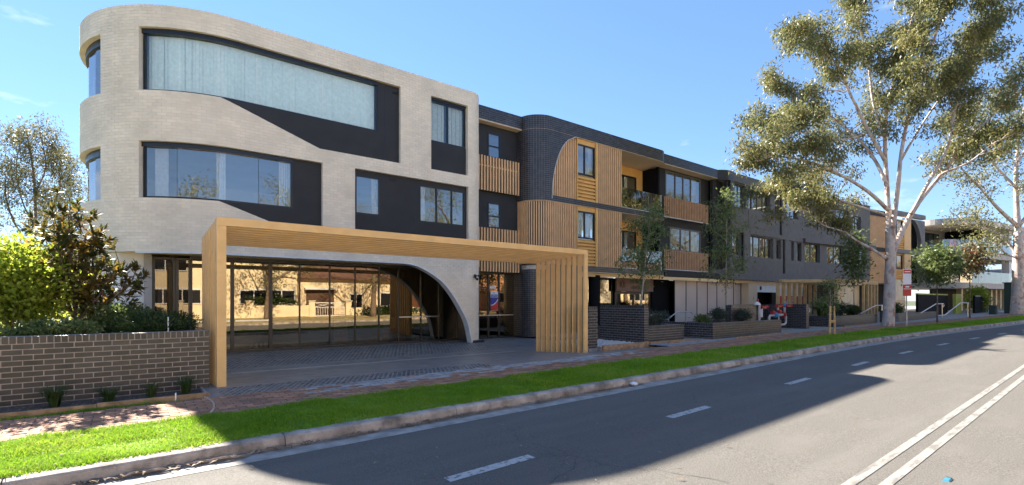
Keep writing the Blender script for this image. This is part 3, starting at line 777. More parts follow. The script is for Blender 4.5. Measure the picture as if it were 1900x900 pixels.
# ground floor shop front
GV = 17.6; xs = [1.55, 2.62, 3.72, 4.62, 5.62, 6.52, 7.42, 8.20, 9.15, 9.95, 10.8]
sf = MB().box(1.5, 10.8, GV - .05, GV + .06, 2.83, 2.925).box(1.5, 10.8, GV - .05, GV + .06, -.06, .03)
for i, x in enumerate(xs): wq = .10 if i in (1, 2) else .035; sf.box(x - wq / 2, x + wq / 2, GV - .05, GV + .06, .03, 2.83)
sfo = sf.build('shop_front', 'bronze', cb)
for a, b in zip(xs, xs[1:]): MB().poly([(a + .015, GV, .03), (b - .015, GV, .03), (b - .015, GV, 2.83), (a + .015, GV, 2.83)]).build('pane', 'glass_dark', sfo)
for (a, b) in ((1.6, 2.55), (2.7, 3.66), (8.22, 9.13), (9.17, 9.93)): bx('push_rail', 'steel', sfo, a, b, GV - .045, GV - .01, .93, .975)
mb = MB()
for i in range(9): mb.box(8.2 + i * .105, 8.25 + i * .105, GV + .3, GV + .34, 0, 2.7)
for i in range(4): mb.box(3.15 + i * .13, 3.2 + i * .13, GV + .3, GV + .34, 0, 2.7)
mb.build('leg_reflection', 'bronze', sfo)  # dark slats behind the glass imitate the reflected pergola legs
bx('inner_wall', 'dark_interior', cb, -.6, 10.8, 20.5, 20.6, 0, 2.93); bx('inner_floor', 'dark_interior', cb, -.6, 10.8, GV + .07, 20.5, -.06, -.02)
bx('side_wall', 'dark_brick', cb, 10.8, 11.05, 16.3, 17.8, -.05, 2.92)
# two glazed bays and the pale wall at the rounded end
MB().plan([(.58, 17.60), (.34, 17.60), (-.15, 17.66), (-.55, 18.1), (-.75, 18.8), (-.75, 22), (-.6, 22), (-.6, 18.85), (-.42, 18.2), (-.1, 17.8), (.58, 17.74)][::-1], -.05, 2.93).build('pale_wall', 'white_paint', cb)
bx('jamb', 'poster_grey', cb, .40, .585, 17.52, 17.599, -.05, 2.92)
window(cb, .59, 1.15, .1, 2.85, 17.58, 1, fm='bronze', gm='glass_bay', fw=.07); window(cb, 1.16, 1.54, .1, 2.85, 17.58, 1, fm='bronze', gm='glass_bay', fw=.07)
bx('plinth', 'bronze', cb, .59, 1.54, 17.57, 17.66, -.05, .098)
bx('inner_curtain', 'curtain', cb, .75, .95, 18.2, 18.25, .1, 2.6); bx('inner_curtain', 'curtain', cb, 1.02, 1.1, 18.2, 18.25, .1, 2.6); bx('inner_floor', 'dark_interior', cb, -.55, 1.5, 17.7, 20.5, -.06, -.021)
# camera on the arch pier
t = thing('security_camera', (10.62, 15.95, 2.55), 'small black twin-lamp security camera on the cream pier beside the arch', 'security camera')
MB().lathe((0, 0, 0), [(.05, 0), (.055, .02), (.05, .05), (.02, .06)], 12).build('base', 'black_plastic', t).rotation_euler = (R(90), 0, 0)
t.children[0].location = (10.62, 15.985, 2.55)
for (dx, dz, nm) in ((-.08, -.03, 'lamp_head'), (.10, -.01, 'lamp_head'), (.0, -.12, 'camera_head')):
    mb = MB().tube([(10.62, 15.93, 2.55), (10.62 + dx, 15.88, 2.55 + dz)], .015, 6); mb.tube([(10.62 + dx, 15.90, 2.55 + dz + .01), (10.62 + dx * 1.15, 15.80, 2.55 + dz - .03)], [.035, .05], 10); mb.build(nm, 'black_plastic', t)
# posters inside the shop glass
def poster(u, v, lines, lab):
    t = thing('window_poster', (u, v, .1), lab, 'poster', 'posters in the shop front')
    bx('red_board', 'poster_red', t, u - .26, u + .26, v, v + .01, .12, .62)
    mb = MB(); pts = [(u - .24, .95), (u - .24, .56)] + [(u - .24 + .48 * i / 8, .56 - .06 * math.sin(math.pi * i / 8)) for i in range(1, 8)] + [(u + .24, .56), (u + .24, .95)]
    mb.uz(pts, v - .012, v - .002); mb.build('shield', 'poster_grey', t)
    lg = MB().tube([(u - .08, v - .016, .86), (u - .02, v - .016, .9), (u + .02, v - .016, .85), (u + .08, v - .016, .87)], .018, 6); lg.build('emblem', 'poster_red', t)
    bx('name_line', 'sign_letter', t, u - .16, u + .16, v - .014, v - .0125, .735, .765)
    text(lines[0], .115, (u, v - .006, .42), FACE, 'poster_grey', t); text(lines[1], .105, (u, v - .006, .24), FACE, 'poster_grey', t)
poster(6.02, GV + .05, ('FOR SALE', '9622 2222'), 'red and grey FOR SALE poster inside the shop glass')
poster(7.86, GV + .05, ('FOR LEASE', '9622 2222'), 'red and grey FOR LEASE poster inside the shop glass, nearer the arch')

# ================================================================== ENTRANCE PERGOLA (ten portal frames)
pg = thing('entrance_pergola', (6.2, 11.6, -.1), 'large gold slatted entrance pergola of upright portal frames over the driveway', 'pergola')
for i in range(10):
    v = 10.55 + i * .245; dz = -.067 * (v - 10.55); dp = .075 if i == 0 else .055; x0, x1, zt = 1.32, 11.16, 3.14 + dz; wd = .155; zb = dz_(6, v) - .02
    fr = MB()
    fr.prism([(x0, v + dp, zb), (x1, v + dp, zb), (x1, v + dp, zt), (x0, v + dp, zt)][:0] or [(x0, v + dp, zt - wd), (x1, v + dp, zt - wd), (x1, v + dp, zt), (x0, v + dp, zt)],
             [(x0, v, zt - wd), (x1, v, zt - wd), (x1, v, zt), (x0, v, zt)])
    bm_ = fr.build('beam', 'gold', pg, bevel=.004)
    for (a, b) in ((x0, x0 + wd), (x1 - wd, x1)): bx('leg', 'gold', pg, a, b, v + .0005, v + dp - .0005, zb, zt - wd - .0008, bevel=.004)

# ================================================================== LEFT GARDEN WALL
gw = thing('brick_garden_wall', (-1.5, 10.8, 0), 'low dark brown brick garden wall with pale mortar left of the driveway', 'wall')
bx('core', 'pink_mortar', gw, -5.5, 1.225, 10.73, 10.95, -.15, 1.032)
brick_face(gw, (-2.1, 10.73), (1.225, 10.73), -.02, 1.035, 'brown_brick')
brick_face(gw, (-5.5, 10.73), (-2.1, 10.73), -.02, 1.035, 'brown_brick', single=False)
bx('capping', 'dark_brick', gw, .75, 1.225, 10.96, 17, -.1, 1.02)
bx('side_wall', 'dark_brick', gw, -5.5, .75, 15.6, 15.8, -.1, .95)
S(MB().plan([(-30, 10.95), (.75, 10.95), (.75, 15.6), (-30, 15.6)], .6, .84).build('garden_bed', 'mulch', None))
S(MB().plan([(-6, 9.72), (1.05, 9.72), (1.05, 10.73), (-6, 10.73)], -.15, -.03).build('planting_strip', 'mulch', None))
S(MB().plan([(-30, 11.0), (-5.5, 11.0), (-5.5, 10.7), (-30, 10.7)][::-1], -.2, .82).build('garden_bank', 'soil', None))
te = thing('timber_edging', (-1, 9.6, 0), 'weathered timber edging board along the narrow bed below the brown wall', 'edging')
for (a, b) in ((-6, -3.1), (-3.09, -.35), (-.34, 1.10)): bx('board', 'timber', te, a, b, 9.62, 9.68, -.12, .062 + .004 * a)
bx('board', 'galv', te, 1.06, 1.10, 9.69, 10.6, -.12, .02); bx('peg', 'white_paint', te, .62, .64, 9.60, 9.618, -.08, .11)
random.seed(31)
mb = litter(1100, lambda: (random.uniform(-3, 1.0), random.uniform(9.75, 10.7)), .03, .09, lambda u, v: -.035)
mb.build('bark_mulch', 'dead_leaf', None, kind='stuff', label='bark chips scattered in the bed below the brown wall', category='mulch')
q = blades(1400, lambda: (random.gauss(-.6, .55), random.gauss(9.53, .04)), .015, .05, .004, lambda u, v: -.02 + gz(u), 1.4)
q.build('weeds', 'grass_blade', None, kind='stuff', label='sparse weeds growing along the timber edging', category='weeds')
def tuft(name, u, v, z, n, h, spread, m, lab, group, wd=.006):
    mb = MB()
    for _ in range(n):
        a = random.uniform(0, 6.283); r0 = random.uniform(0, spread * .2); l = random.uniform(.3, 1) * spread; hh = h * random.uniform(.55, 1.05); k = len(mb.v); ca, sa = math.cos(a), math.sin(a)
        for i in range(4):
            t = i / 3; r_ = r0 + l * t ** 1.7; zz = z + hh * (t - .28 * t ** 3); wq = wd * (1 - t * .85)
            mb.v += [(u + ca * r_ - sa * wq, v + sa * r_ + ca * wq, zz), (u + ca * r_ + sa * wq, v + sa * r_ - ca * wq, zz)]
        for i in range(3): mb.f.append((k + 2 * i, k + 2 * i + 1, k + 2 * i + 3, k + 2 * i + 2))
    return mb.build(name, m, None, label=lab, category='plant', group=group)
for (u, n, h, lab) in ((-.86, 150, .36, 'largest green strappy tuft below the brown wall, nearest the left edge'), (-.22, 110, .27, 'second strappy tuft from the left below the brown wall'), (.33, 60, .30, 'thin sparse tuft third along below the brown wall'), (.83, 100, .35, 'strappy tuft below the brown wall nearest the gold pergola')):
    tuft('grass_tuft', u, 10.28, -.03, int(n * 1.5), h * 1.35, .30, 'tuft_blade', lab, 'tufts below the brown wall')
# string line across the path
mb = MB(); 
for i in range(16):
    t = i / 16; u = 1.02 - .12 * t + .10 * math.sin(t * 3); v = 9.56 - 1.45 * t; mb.box(u, u + .018, v, v + .03, gz(u) - .02, gz(u) + .003)
mb.build('survey_mark', 'line_paint', foot)

# ================================================================== RECESS WITH ENTRY DOOR + DARK BRICK BUILDING
db = thing('apartment_building', (19, 20, 0), 'dark brick and gold slat apartment block with curved corner and two balconies', 'building')
# recess between the two
walls(db, 11.1, 13.9, 2.93, 9.05, 17.2, 17.35, [(12.09, 12.74, 7.66, 8.72), (12.09, 12.74, 4.68, 5.75)], 'charcoal')
window(db, 12.09, 12.74, 7.66, 8.72, 17.18, 1, transom=8.16); window(db, 12.09, 12.74, 4.68, 5.75, 17.18, 1, transom=5.18)
bx('roof', 'roof_white', db, 11.1, 14.6, 17.351, 26, 9.06, 9.2); bx('parapet_core', 'grey_mortar', db, 11.11, 13.72, 16.86, 17.2, 9.06, 9.62); brick_face(db, (11.11, 16.86), (13.72, 16.86), 9.06, 9.625, 'dark_brick', single=False)  # unseen roof added to block sun coming through the recess windows
bx('soffit', 'tan_soffit', db, 11.11, 13.7, 16.85, 17.2, 9.02, 9.055)
slats(db, 11.14, 13.6, 6.18, 7.62, 16.95, .15, .06, .06); bx('rail', 'gold', db, 11.12, 13.62, 17.02, 17.06, 7.2, 7.26)
slats(db, 11.14, 13.6, 2.80, 4.63, 16.95, .15, .06, .06)
bx('slat_backing', 'bronze', db, 11.12, 13.6, 17.05, 17.08, 6.2, 7.55); bx('slat_backing', 'bronze', db, 11.12, 13.6, 17.05, 17.08, 2.82, 4.58)
# entry door of black glass
ef = MB().box(11.1, 13.8, 17.36, 17.46, 2.72, 2.95).box(11.1, 13.8, 17.36, 17.46, -.06, .02)
for x in (11.1, 11.62, 12.22, 12.78, 13.66): ef.box(x, x + .07, 17.36, 17.46, .02, 2.72)
ef.box(11.17, 12.78, 17.361, 17.459, 2.1, 2.17); efo = ef.build('entry_door', 'bronze', db)
for (a, b) in ((11.17, 11.62), (11.69, 12.22), (12.29, 12.78), (12.85, 13.66)): MB().poly([(a, 17.41, .02), (b, 17.41, .02), (b, 17.41, 2.72), (a, 17.41, 2.72)]).build('pane', 'glass_dark', efo)
bx('push_rail', 'steel', efo, 11.7, 13.6, 17.33, 17.355, .93, .975); bx('notice', 'sign_white', efo, 12.3, 12.62, 17.34, 17.352, 2.1, 2.2)
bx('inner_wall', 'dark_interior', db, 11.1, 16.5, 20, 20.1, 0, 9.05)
t = thing('lease_poster', (12.55, 17.33, 1.2), 'red white and blue LEASE poster on the black entry door', 'poster')
bx('board', 'sign_white', t, 12.33, 12.72, 17.325, 17.335, 1.15, 1.98)
MB().uz([(12.33, 1.62), (12.33, 1.40), (12.46, 1.42), (12.60, 1.52), (12.72, 1.68), (12.72, 1.62 + .1), (12.5, 1.72), (12.33, 1.72)], 17.318, 17.3245).build('blue_field', 'sign_blue', t)
MB().uz([(12.33, 1.16), (12.72, 1.16), (12.72, 1.6), (12.62, 1.48), (12.47, 1.385), (12.33, 1.365)], 17.3175, 17.3245).build('red_field', 'sign_red', t)
bx('word_bar', 'sign_blue', t, 12.36, 12.69, 17.318, 17.3245, 1.735, 1.845); text('LEASE', .10, (12.525, 17.316, 1.79), FACE, 'sign_white', t, .001); text('FOR', .07, (12.5, 17.321, 1.91), FACE, 'sign_blue', t, .001)
# curved dark brickwork
PD = arc_path(14.65, 1.0, 16.0, 22.6, .65, 1.6, 1.2)
def arch2(z): 
    q = max(0, 1 - ((z - 6.05) / 2.98) ** 2); return 16.28 - 1.62 * math.sqrt(q)
def iv_dark(z):
    if z < K(34): return [(PD.s0, 1.9)]
    if z < K(37): return [(-.05, PD.s1)]
    if z < K(69): return []
    if z < K(72): return [(PD.s0, PD.s1)]
    if z < K(105): return [(PD.s0, arch2(z) - 14.65)]
    return [(PD.s0, PD.s1)]
facade(db, PD, 0, 34, lambda z: [(PD.s0, 1.9)], 'dark_brick', 'grey_mortar', soldier_top=False)
facade(db, PD, 34, 37, iv_dark, 'dark_brick', 'grey_mortar', soldier_top=False)
facade(db, PD, 69, 112, iv_dark, 'dark_brick', 'grey_mortar', soldier_top=False)
# arch trim
mb = MB(); AQ = [(arch2(6.05 + 2.96 * i / 14), 6.05 + 2.96 * i / 14) for i in range(15)] + [(16.3, 9.028)]
for (a, b) in zip(AQ, AQ[1:]): mb.prism([(a[0], 16.16, a[1]), (b[0], 16.16, b[1]), (b[0] + .012, 16.16, b[1] - .022), (a[0] + .022, 16.16, a[1] - .006)], [(a[0], 15.98, a[1]), (b[0], 15.98, b[1]), (b[0] + .012, 15.98, b[1] - .022), (a[0] + .022, 15.98, a[1] - .006)])
mb.build('arch_trim', 'white_trim', db)
def plate(z0, z1, m, nm, inset=.29, vb=26):
    ss = cuts(PD, PD.s0, PD.s1 - .01); pts = [PD(s, -inset) for s in ss]; pts[0] = (pts[0][0], vb); pts[-1] = (pts[-1][0], vb); MB().plan(pts, z0, z1).build(nm, m, db)
plate(9.06, 9.2, 'roof_white', 'roof'); plate(5.99, 6.17, 'interior', 'floor_slab'); plate(2.97, 3.15, 'interior', 'floor_slab')
plate(9.02, 9.045, 'tan_soffit', 'soffit', .004, 18.0); plate(5.925, 5.95, 'tan_soffit', 'soffit', .004, 18.0); plate(2.895, 2.92, 'tan_soffit', 'soffit', .004, 18.0)
bx('back_wall', 'charcoal', db, 11.1, 23.2, 25.9, 26.1, -.1, 9.4)
# gold screens, windows, louvres on two storeys
for (zb, zt, zw0, zw1) in ((K(72), 9.02, 7.40, 8.80), (K(37), 5.925, 4.45, 5.72)):
    up = zb > 5
    if up:
        slats(db, 14.72, 16.22, zb + .001, zt, 16.09, .112, .048, .06, top=lambda u: 6.05 + 2.96 * math.sqrt(max(0, 1 - ((16.28 - u) / 1.62) ** 2)) - .03)
        bx('slat_backing', 'bronze', db, 14.72, 16.24, 16.18, 16.22, zb, zt)
    else:
        s = PD.s0 + .1; i = 0
        mb_ = bpy.data.meshes.new('slat'); q = MB().box(-.024, .024, 0, .06, 0, zt - zb - .002); mb_.from_pydata(q.v, [], q.f); mb_.materials.append(MATS['gold_slat'])
        while s < 1.58:
            p = PD(s, -.03); p2 = PD(s + .01, -.03); inst('slat', mb_, (p[0], p[1], zb + .001), (0, 0, math.atan2(p2[1] - p[1], p2[0] - p[0])), db); s += .112
        sheet(PD, PD.s0, 1.6, -.2, -.14, zb + .001, zt - .002).build('slat_backing', 'bronze', db)
    # window bay
    bx('reveal_panel', 'gold_bright', db, 16.26, 17.58, 16.10, 16.16, zw1 + .001, zt - .001); bx('jamb', 'gold_bright', db, 17.50, 17.60, 16.02, 16.10, zb + .001, zt - .002); bx('jamb', 'gold_bright', db, 16.25, 16.285, 16.02, 16.0995, zb + .001, zt - .002)
    window(db, 16.29, 17.49, zw0, zw1, 16.10, breaks=[16.29, 16.82, 17.49], fw=.07, blind=[(16.35, 16.8), (16.95, 17.4)] if not up else [(17.2, 17.42)])
    bx('backing_panel', 'gold', db, 16.29, 17.5, 16.20, 16.24, zb + .001, zw0 - .001); louvres(db, 16.29, 17.49, zb + .02, zw0 - .03, 16.06, .155)
    slats(db, 17.62, 19.36, zb + .001, zt, 16.04, .135, .055, .07); bx('slat_backing', 'bronze', db, 17.61, 19.36, 16.13, 16.16, zb + .001, zt - .001)
    bx('balcony_side', 'charcoal', db, 19.30, 19.37, 16.17, 17.9, zb + .001, zt - .001)
    # balcony
    walls(db, 19.37, 23.45, zb, zt, 17.9, 18.05, [(19.6, 22.9, zb + .05, zt - .45)], 'gold_bright', 'balcony_wall')
    window(db, 19.6, 22.9, zb + .05, zt - .46, 17.9, breaks=[19.6, 20.7, 21.8, 22.9], fw=.08, blind=[(21.0, 21.7), (22.0, 22.3)], name='sliding_door')
    bx('party_wall', 'black_panel', db, 23.45, 23.60, 16.85, 18.05, zb - .0, zt - .001)
    bl = MB(); ss = cuts(PD, 19.42 - 14.65, PD.LS + PD.RA * .8, .12)
    bal = bx('balustrade_channel', 'galv', db, 19.42, 22.6, 16.03, 16.07, zb + .001, zb + .04)
    bk = [19.42, 20.5, 21.55, 22.6]
    for a, b in zip(bk, bk[1:]): bx('glass_panel', 'glass_clear', bal, a + .01, b - .01, 16.045, 16.055, zb + .041, zb + 1.02)
    bx('end_post', 'steel', bal, 22.61, 22.65, 16.03, 16.07, zb + .001, zb + 1.03); bx('glass_panel', 'glass_clear', bal, 22.62, 22.63, 16.09, 16.8, zb + .03, zb + 1.0)
# recessed wing with slat balustrades
walls(db, 23.6, 28.9, 2.95, 9.1, 16.9, 17.1, [(24.2, 27.8, 7.42, 9.0), (24.6, 27.8, 4.45, 5.82)], 'charcoal')
window(db, 24.2, 27.8, 7.42, 9.0, 16.88, breaks=[24.2, 25.15, 25.95, 26.75, 27.8], fm='grey_paint', fw=.08, blind=[(27.0, 27.5)]); window(db, 24.6, 27.8, 4.45, 5.82, 16.88, breaks=[24.6, 25.7, 26.7, 27.8], fm='grey_paint', fw=.08, blind=[(27.0, 27.5)])
bx('parapet_core', 'grey_mortar', db, 23.2, 28.7, 16.3, 16.9, 9.11, 9.62); brick_face(db, (23.2, 16.3), (28.7, 16.3), 9.11, 9.625, 'dark_brick', single=False)
bx('soffit', 'tan_soffit', db, 23.3, 28.7, 16.295, 16.9, 9.07, 9.105); bx('roof', 'roof_white', db, 23.2, 29, 16.9, 26, 9.1, 9.3); bx('inner_wall', 'interior', db, 23.6, 29, 20, 20.1, 3, 9.1)
mat('timber_slat', (.62, .35, .18), .5, .06, 3)
for (z0, z1) in ((6.30, 7.42), (3.35, 4.45)):
    slats(db, 23.75, 28.2, z0, z1, 16.62, .17, .065, .05, m='timber_slat'); bx('slat_backing', 'charcoal', db, 23.7, 28.2, 16.70, 16.73, z0 + .04, z1 - .03); bx('rail', 'white_trim', db, 23.7, 28.25, 16.60, 16.69, z0 - .04, z0 - .001)
bx('slab_edge', 'charcoal', db, 23.25, 29.0, 16.25, 16.9, 2.93, 3.25); bx('soffit', 'tan_soffit', db, 15.9, 33.6, 16.32, 16.9, 2.80, 2.894)
bx('fascia', 'lit_soffit', db, 16.6, 33.0, 16.28, 16.3195, 2.72, 2.892)
# ground floor: column, dark entry, sign, frosted screen
MB().lathe((17.9, 16.5, 0), [(.28, -.1), (.28, 2.80)], 20).build('column', 'black_panel', db)
bx('white_return', 'white_paint', db, 16.75, 16.85, 16.4, 17.2, -.1, 2.8)
ent = window(db, 18.2, 20.3, .1, 2.78, 17.4, breaks=[18.2, 20.3], fm='frame_black', gm='glass_dark', fw=.08, name='entry_window')
ed = window(db, 20.35, 23.4, .1, 2.05, 17.3, breaks=[20.35, 21.9, 23.4], fm='bronze', gm='glass_dark', fw=.12, name='entry_door'); bx('notice', 'sign_white', ed, 20.85, 21.2, 17.27, 17.295, 2.05, 2.15)
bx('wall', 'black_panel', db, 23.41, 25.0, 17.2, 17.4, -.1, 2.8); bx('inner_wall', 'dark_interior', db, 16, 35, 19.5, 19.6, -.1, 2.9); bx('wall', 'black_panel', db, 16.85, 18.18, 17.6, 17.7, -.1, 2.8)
xs = [24.95, 26.1, 27.25, 28.4, 29.5, 30.55, 31.55, 32.5]
mb = MB()
for x in xs: mb.box(x - .025, x + .025, 16.78, 16.86, -.1, 2.80)
scr = mb.build('screen_frame', 'frame_black', db)
for a, b in zip(xs, xs[1:]): bx('screen_panel', 'frosted', scr, a + .026, b - .026, 16.80, 16.83, .05, 2.79)
bx('corner_post', 'tan_soffit', db, 32.55, 33.75, 16.3, 16.9, -.1, 2.88)
sg = thing('entry_sign', (21.9, 17.2, 2.1), 'brown sign board with emblem and raised capitals above the glass entry door', 'sign')
bx('board', 'sign_brown', sg, 20.32, 23.45, 17.16, 17.25, 2.07, 2.79)
text('CRANFORD', .25, (22.1, 17.155, 2.60), FACE, 'sign_letter', sg, .02); text('EXECUTIVE', .22, (22.1, 17.155, 2.27), FACE, 'sign_letter', sg, .02)
mb = MB()
for k in (-1, 0, 1): 
    pts = [(20.78 + k * .16 + .07 * math.cos(a * .5236) * (1 if k == 0 else .6), 17.145, 2.44 + .2 * math.sin(a * .5236) * (1 if k == 0 else .7)) for a in range(13)]; mb.tube(pts, .014, 5, False)
mb.build('emblem', 'sign_letter', sg)

# ================================================================== GREY PAINTED WINGS
gb = thing('painted_building', (34.5, 20, 0), 'grey painted brick apartment wing with rounded parapet corner behind the young trees', 'building')
PG = arc_path(29.6, 1.0, 15.98, 40.5, .05, 1.5, .2)
sheet(PG, PG.s0, PG.LS, -.3, 0, 9.05, 9.62).build('parapet', 'grey_paint', gb); sheet(PG, PG.s0, PG.LS, -.3, .0, 5.93, 6.2).build('band', 'grey_paint', gb); sheet(PG, PG.s0, PG.LS, -.3, .0, 2.9, 3.5).build('band', 'grey_paint', gb)
bk = MB()
for k in range(105, 112):
    s = PG.s0 + (.06 if k % 2 else 0)
    while s < .35:
        bk.plan([PG(s, .006), PG(s + .11, .006), PG(s + .11, -.01), PG(s, -.01)], K(k) + .03, K(k) + .106); s += .12
for k in range(0, 3):
    s = PG.s0 + (.06 if k % 2 else 0)
    while s < .3: bk.plan([PG(s, .006), PG(s + .11, .006), PG(s + .11, -.01), PG(s, -.01)], 5.94 + k * .086, 6.016 + k * .086); s += .12
bk.build('brickwork', 'dark_brick', gb, kind='stuff')
bx('reveal_wall', 'charcoal', gb, 28.6, 29.75, 16.55, 16.7, 3.5, 9.05)
up = [(30.3, 31.72, 7.5, 8.98), (32.0, 35.1, 7.6, 8.86), (35.8, 36.5, 7.6, 8.86), (37.6, 39.6, 7.6, 8.86)]
lo = [(30.0, 31.2, 4.45, 5.9), (32.2, 35.55, 4.47, 5.86), (36.0, 36.75, 4.5, 5.86), (38.35, 38.8, 4.5, 5.9), (39.3, 40.48, 4.5, 5.9)]
walls(gb, 29.75, 40.5, 6.2, 9.05, 16.06, 16.3, up, 'grey_paint'); walls(gb, 29.75, 40.5, 3.5, 5.93, 16.06, 16.3, lo, 'grey_paint')
for (a, b, c, d) in up + lo: window(gb, a, b, c, d, 16.22, max(1, round((b - a) / .8)), fm='grey_paint', fw=.06, sill=True, blind=[(a + .1, a + .1 + (b - a) * .25)])
for (u, z0, z1, wd) in ((29.72, 6.2, 9.05, .28), (31.35, 3.5, 5.93, .8), (37.2, 3.5, 5.93, .55), (36.7, 6.2, 9.05, .4)):
    bx('pier', 'grey_paint', gb, u, u + wd, 15.97, 16.06, z0 + .001, z1 - .001); bx('pier_joint', 'black_panel', gb, u - .16, u - .001, 16.055, 16.07, z0 + .002, z1 - .002)
for (a, b, z0, z1) in ((32.2, 35.5, 3.6, 4.40), (30.35, 31.65, 6.4, 7.4), (32.05, 35.1, 6.4, 7.5)): bx('render_panel', 'grey_light', gb, a, b, 16.035, 16.058, z0, z1).data.materials[0] = MATS['grey_paint']
bx('roof', 'roof_white', gb, 29, 40.4, 16.3, 26, 9.1, 9.3); bx('floor_slab', 'interior', gb, 29, 40.5, 16.3, 26, 5.95, 6.15); bx('floor_slab', 'interior', gb, 29, 40.5, 16.3, 26, 2.95, 3.3); bx('inner_wall', 'interior', gb, 29, 40.5, 20, 20.2, 3.3, 9.1)
# garage mouth below
bx('garage_lintel', 'white_paint', gb, 33.76, 41.0, 16.35, 16.6, 2.15, 2.89); bx('garage_lintel', 'tan_soffit', gb, 33.76, 41.0, 16.3, 16.349, 2.60, 2.895); bx('garage_wall', 'black_panel', gb, 33.7, 42, 19.0, 19.1, -.1, 2.9); bx('garage_wall', 'black_panel', gb, 33.6, 33.75, 16.9, 19, -.1, 2.9)
bx('exit_sign', 'sign_white', gb, 37.3, 37.9, 16.55, 16.6, 1.78, 2.08); bx('wall_lamp', 'black_plastic', gb, 34.2, 34.35, 16.28, 16.34, 2.3, 2.55)
text('7', .3, (33.2, 16.29, 1.7), FACE, 'sign_red', gb, .004)
# wing beyond the bend (local axes: x along the wall, y inwards)
fb = thing('painted_wing', (40.5, 16, 0), 'grey painted apartment wing turning with the street, behind the big gum tree', 'building', rotz=-R(8))
up = [(4.5, 6.4, 7.5, 8.95), (7.1, 8.4, 7.5, 8.6)]; lo = [(.1, 2.2, 4.5, 5.95), (3.2, 5.7, 4.5, 5.95), (7.4, 9.3, 4.5, 5.95)]
walls(fb, -.3, 9.9, 6.2, 9.62, .06, .3, up, 'grey_paint'); walls(fb, -.3, 9.9, 3.0, 6.19, .06, .3, lo, 'grey_paint')
bx('band', 'grey_paint', fb, -.3, 10.3, -.25, .055, 5.95, 6.25); bx('coping', 'roof_white', fb, -.3, 9.9, -.05, .4, 9.621, 9.66)
for (a, b, c, d) in up + lo: window(fb, a, b, c, d, .2, 2, fm='grey_paint', fw=.06, sill=True, blind=[(a + .1, a + .5)])
bx('core', 'charcoal', fb, -.2, 9.8, 4.0, 9.9, 0, 9.3); bx('roof', 'roof_white', fb, -.2, 9.85, .31, 9.9, 9.1, 9.3); bx('soffit', 'tan_soffit', fb, -.3, 9.9, .05, 3.9, 2.88, 2.98)
bx('ground_wall', 'dark_interior', fb, -.3, 20.2, 2.4, 2.6, -.1, 2.88); bx('core', 'charcoal', fb, 9.81, 20.2, 2.0, 9.9, 2.9, 9.0)
slats(fb, 10.0, 13.4, 3.1, 5.9, .3, .2, .09, .08); slats(fb, 10.0, 13.4, 6.25, 9.0, .3, .2, .09, .08); bx('slat_backing', 'bronze', fb, 9.95, 13.5, .42, .5, 3.0, 9.0); bx('band', 'charcoal', fb, 9.9, 13.5, .2, .55, 5.92, 6.24); bx('roof_edge', 'charcoal', fb, 9.9, 13.5, .25, .6, 9.01, 9.5)
for (z0, z1) in ((3.2, 5.85), (6.25, 9.0)):
    window(fb, 13.7, 15.9, z0 + 1.25, z1 - .1, .12, 2, fw=.09); louvres(fb, 13.6, 16.4, z0, z0 + 1.2, .05, .2); bx('gold_pier', 'gold', fb, 16.0, 17.3, .0, .3, z0, z1); bx('backing_panel', 'gold', fb, 13.5, 16.0, .2, .3, z0, z1)
bx('band', 'grey_light', fb, 13.5, 20.2, -.06, .4, 5.86, 6.24); bx('band', 'grey_light', fb, 13.5, 20.2, -.06, .4, 2.9, 3.19)
for (z0, z1) in ((3.2, 5.85), (6.25, 9.3)):      # quarter arches in pale grey
    mb = MB(); AP = [(17.35 + 2.2 * math.sin(i * math.pi / 20), z0 + (z1 - .15 - z0) * math.cos(i * math.pi / 20)) for i in range(11)]
    for (a, b) in zip(AP, AP[1:]): mb.prism([(a[0], .3, a[1]), (b[0], .3, b[1]), (20.15, .3, b[1]), (20.15, .3, a[1])], [(a[0], 0, a[1]), (b[0], 0, b[1]), (20.15, 0, b[1]), (20.15, 0, a[1])])
    mb.build('quarter_arch', 'grey_light', fb); bx('opening', 'black_panel', fb, 17.3, 20.1, .6, .7, z0, z1)
bx('parapet', 'grey_light', fb, 13.5, 20.2, -.05, .35, 9.31, 9.7)
# far balcony block
fc = thing('balcony_block', (62, 12.4, 0), 'far pale concrete block with curved balconies and glass balustrade at the street end', 'building', rotz=-R(9))
mat('pale_concrete', (.56, .51, .45), .85, .06, 2)
def curved(nm, z0, z1, m, d=0): 
    P = arc_path(3.2, 3.0, -1.6 - d, 17, 1.0, 5, 4); ss = cuts(P, P.s0, P.s1 - .01); pts = [P(s, 0) for s in ss]; return MB().plan(pts, z0, z1).build(nm, m, fc)
curved('roof', 8.95, 9.5, 'pale_concrete', .2); curved('balcony_slab', 5.75, 6.35, 'pale_concrete'); curved('balcony_slab', 2.75, 3.25, 'pale_concrete')
bx('wall', 'grey_light', fc, 1.0, 17, 2.4, 8, 3.26, 8.94); bx('party_wall', 'black_panel', fc, 7.6, 7.9, -.6, 2.39, 6.36, 8.94); bx('party_wall', 'black_panel', fc, 7.6, 7.9, -.6, 2.39, 3.26, 5.74); bx('wall', 'grey_light', fc, 8.0, 16.5, .2, 2.39, 6.36, 8.94)
window(fc, 8.6, 11.5, 7.3, 8.7, .12, 3, fm='white_trim'); window(fc, 2.5, 6, 6.5, 8.6, 2.3, 3, blind=[(2.6, 3.5)], name='sliding_door'); window(fc, 2.5, 6, 3.4, 5.5, 2.3, 3, blind=[(4.6, 5.5)], name='sliding_door')
bx('column', 'white_paint', fc, 12.6, 13.3, -1.3, -.7, 6.36, 8.94); bx('column', 'white_paint', fc, 12.6, 13.3, -1.3, -.7, 3.26, 5.74)
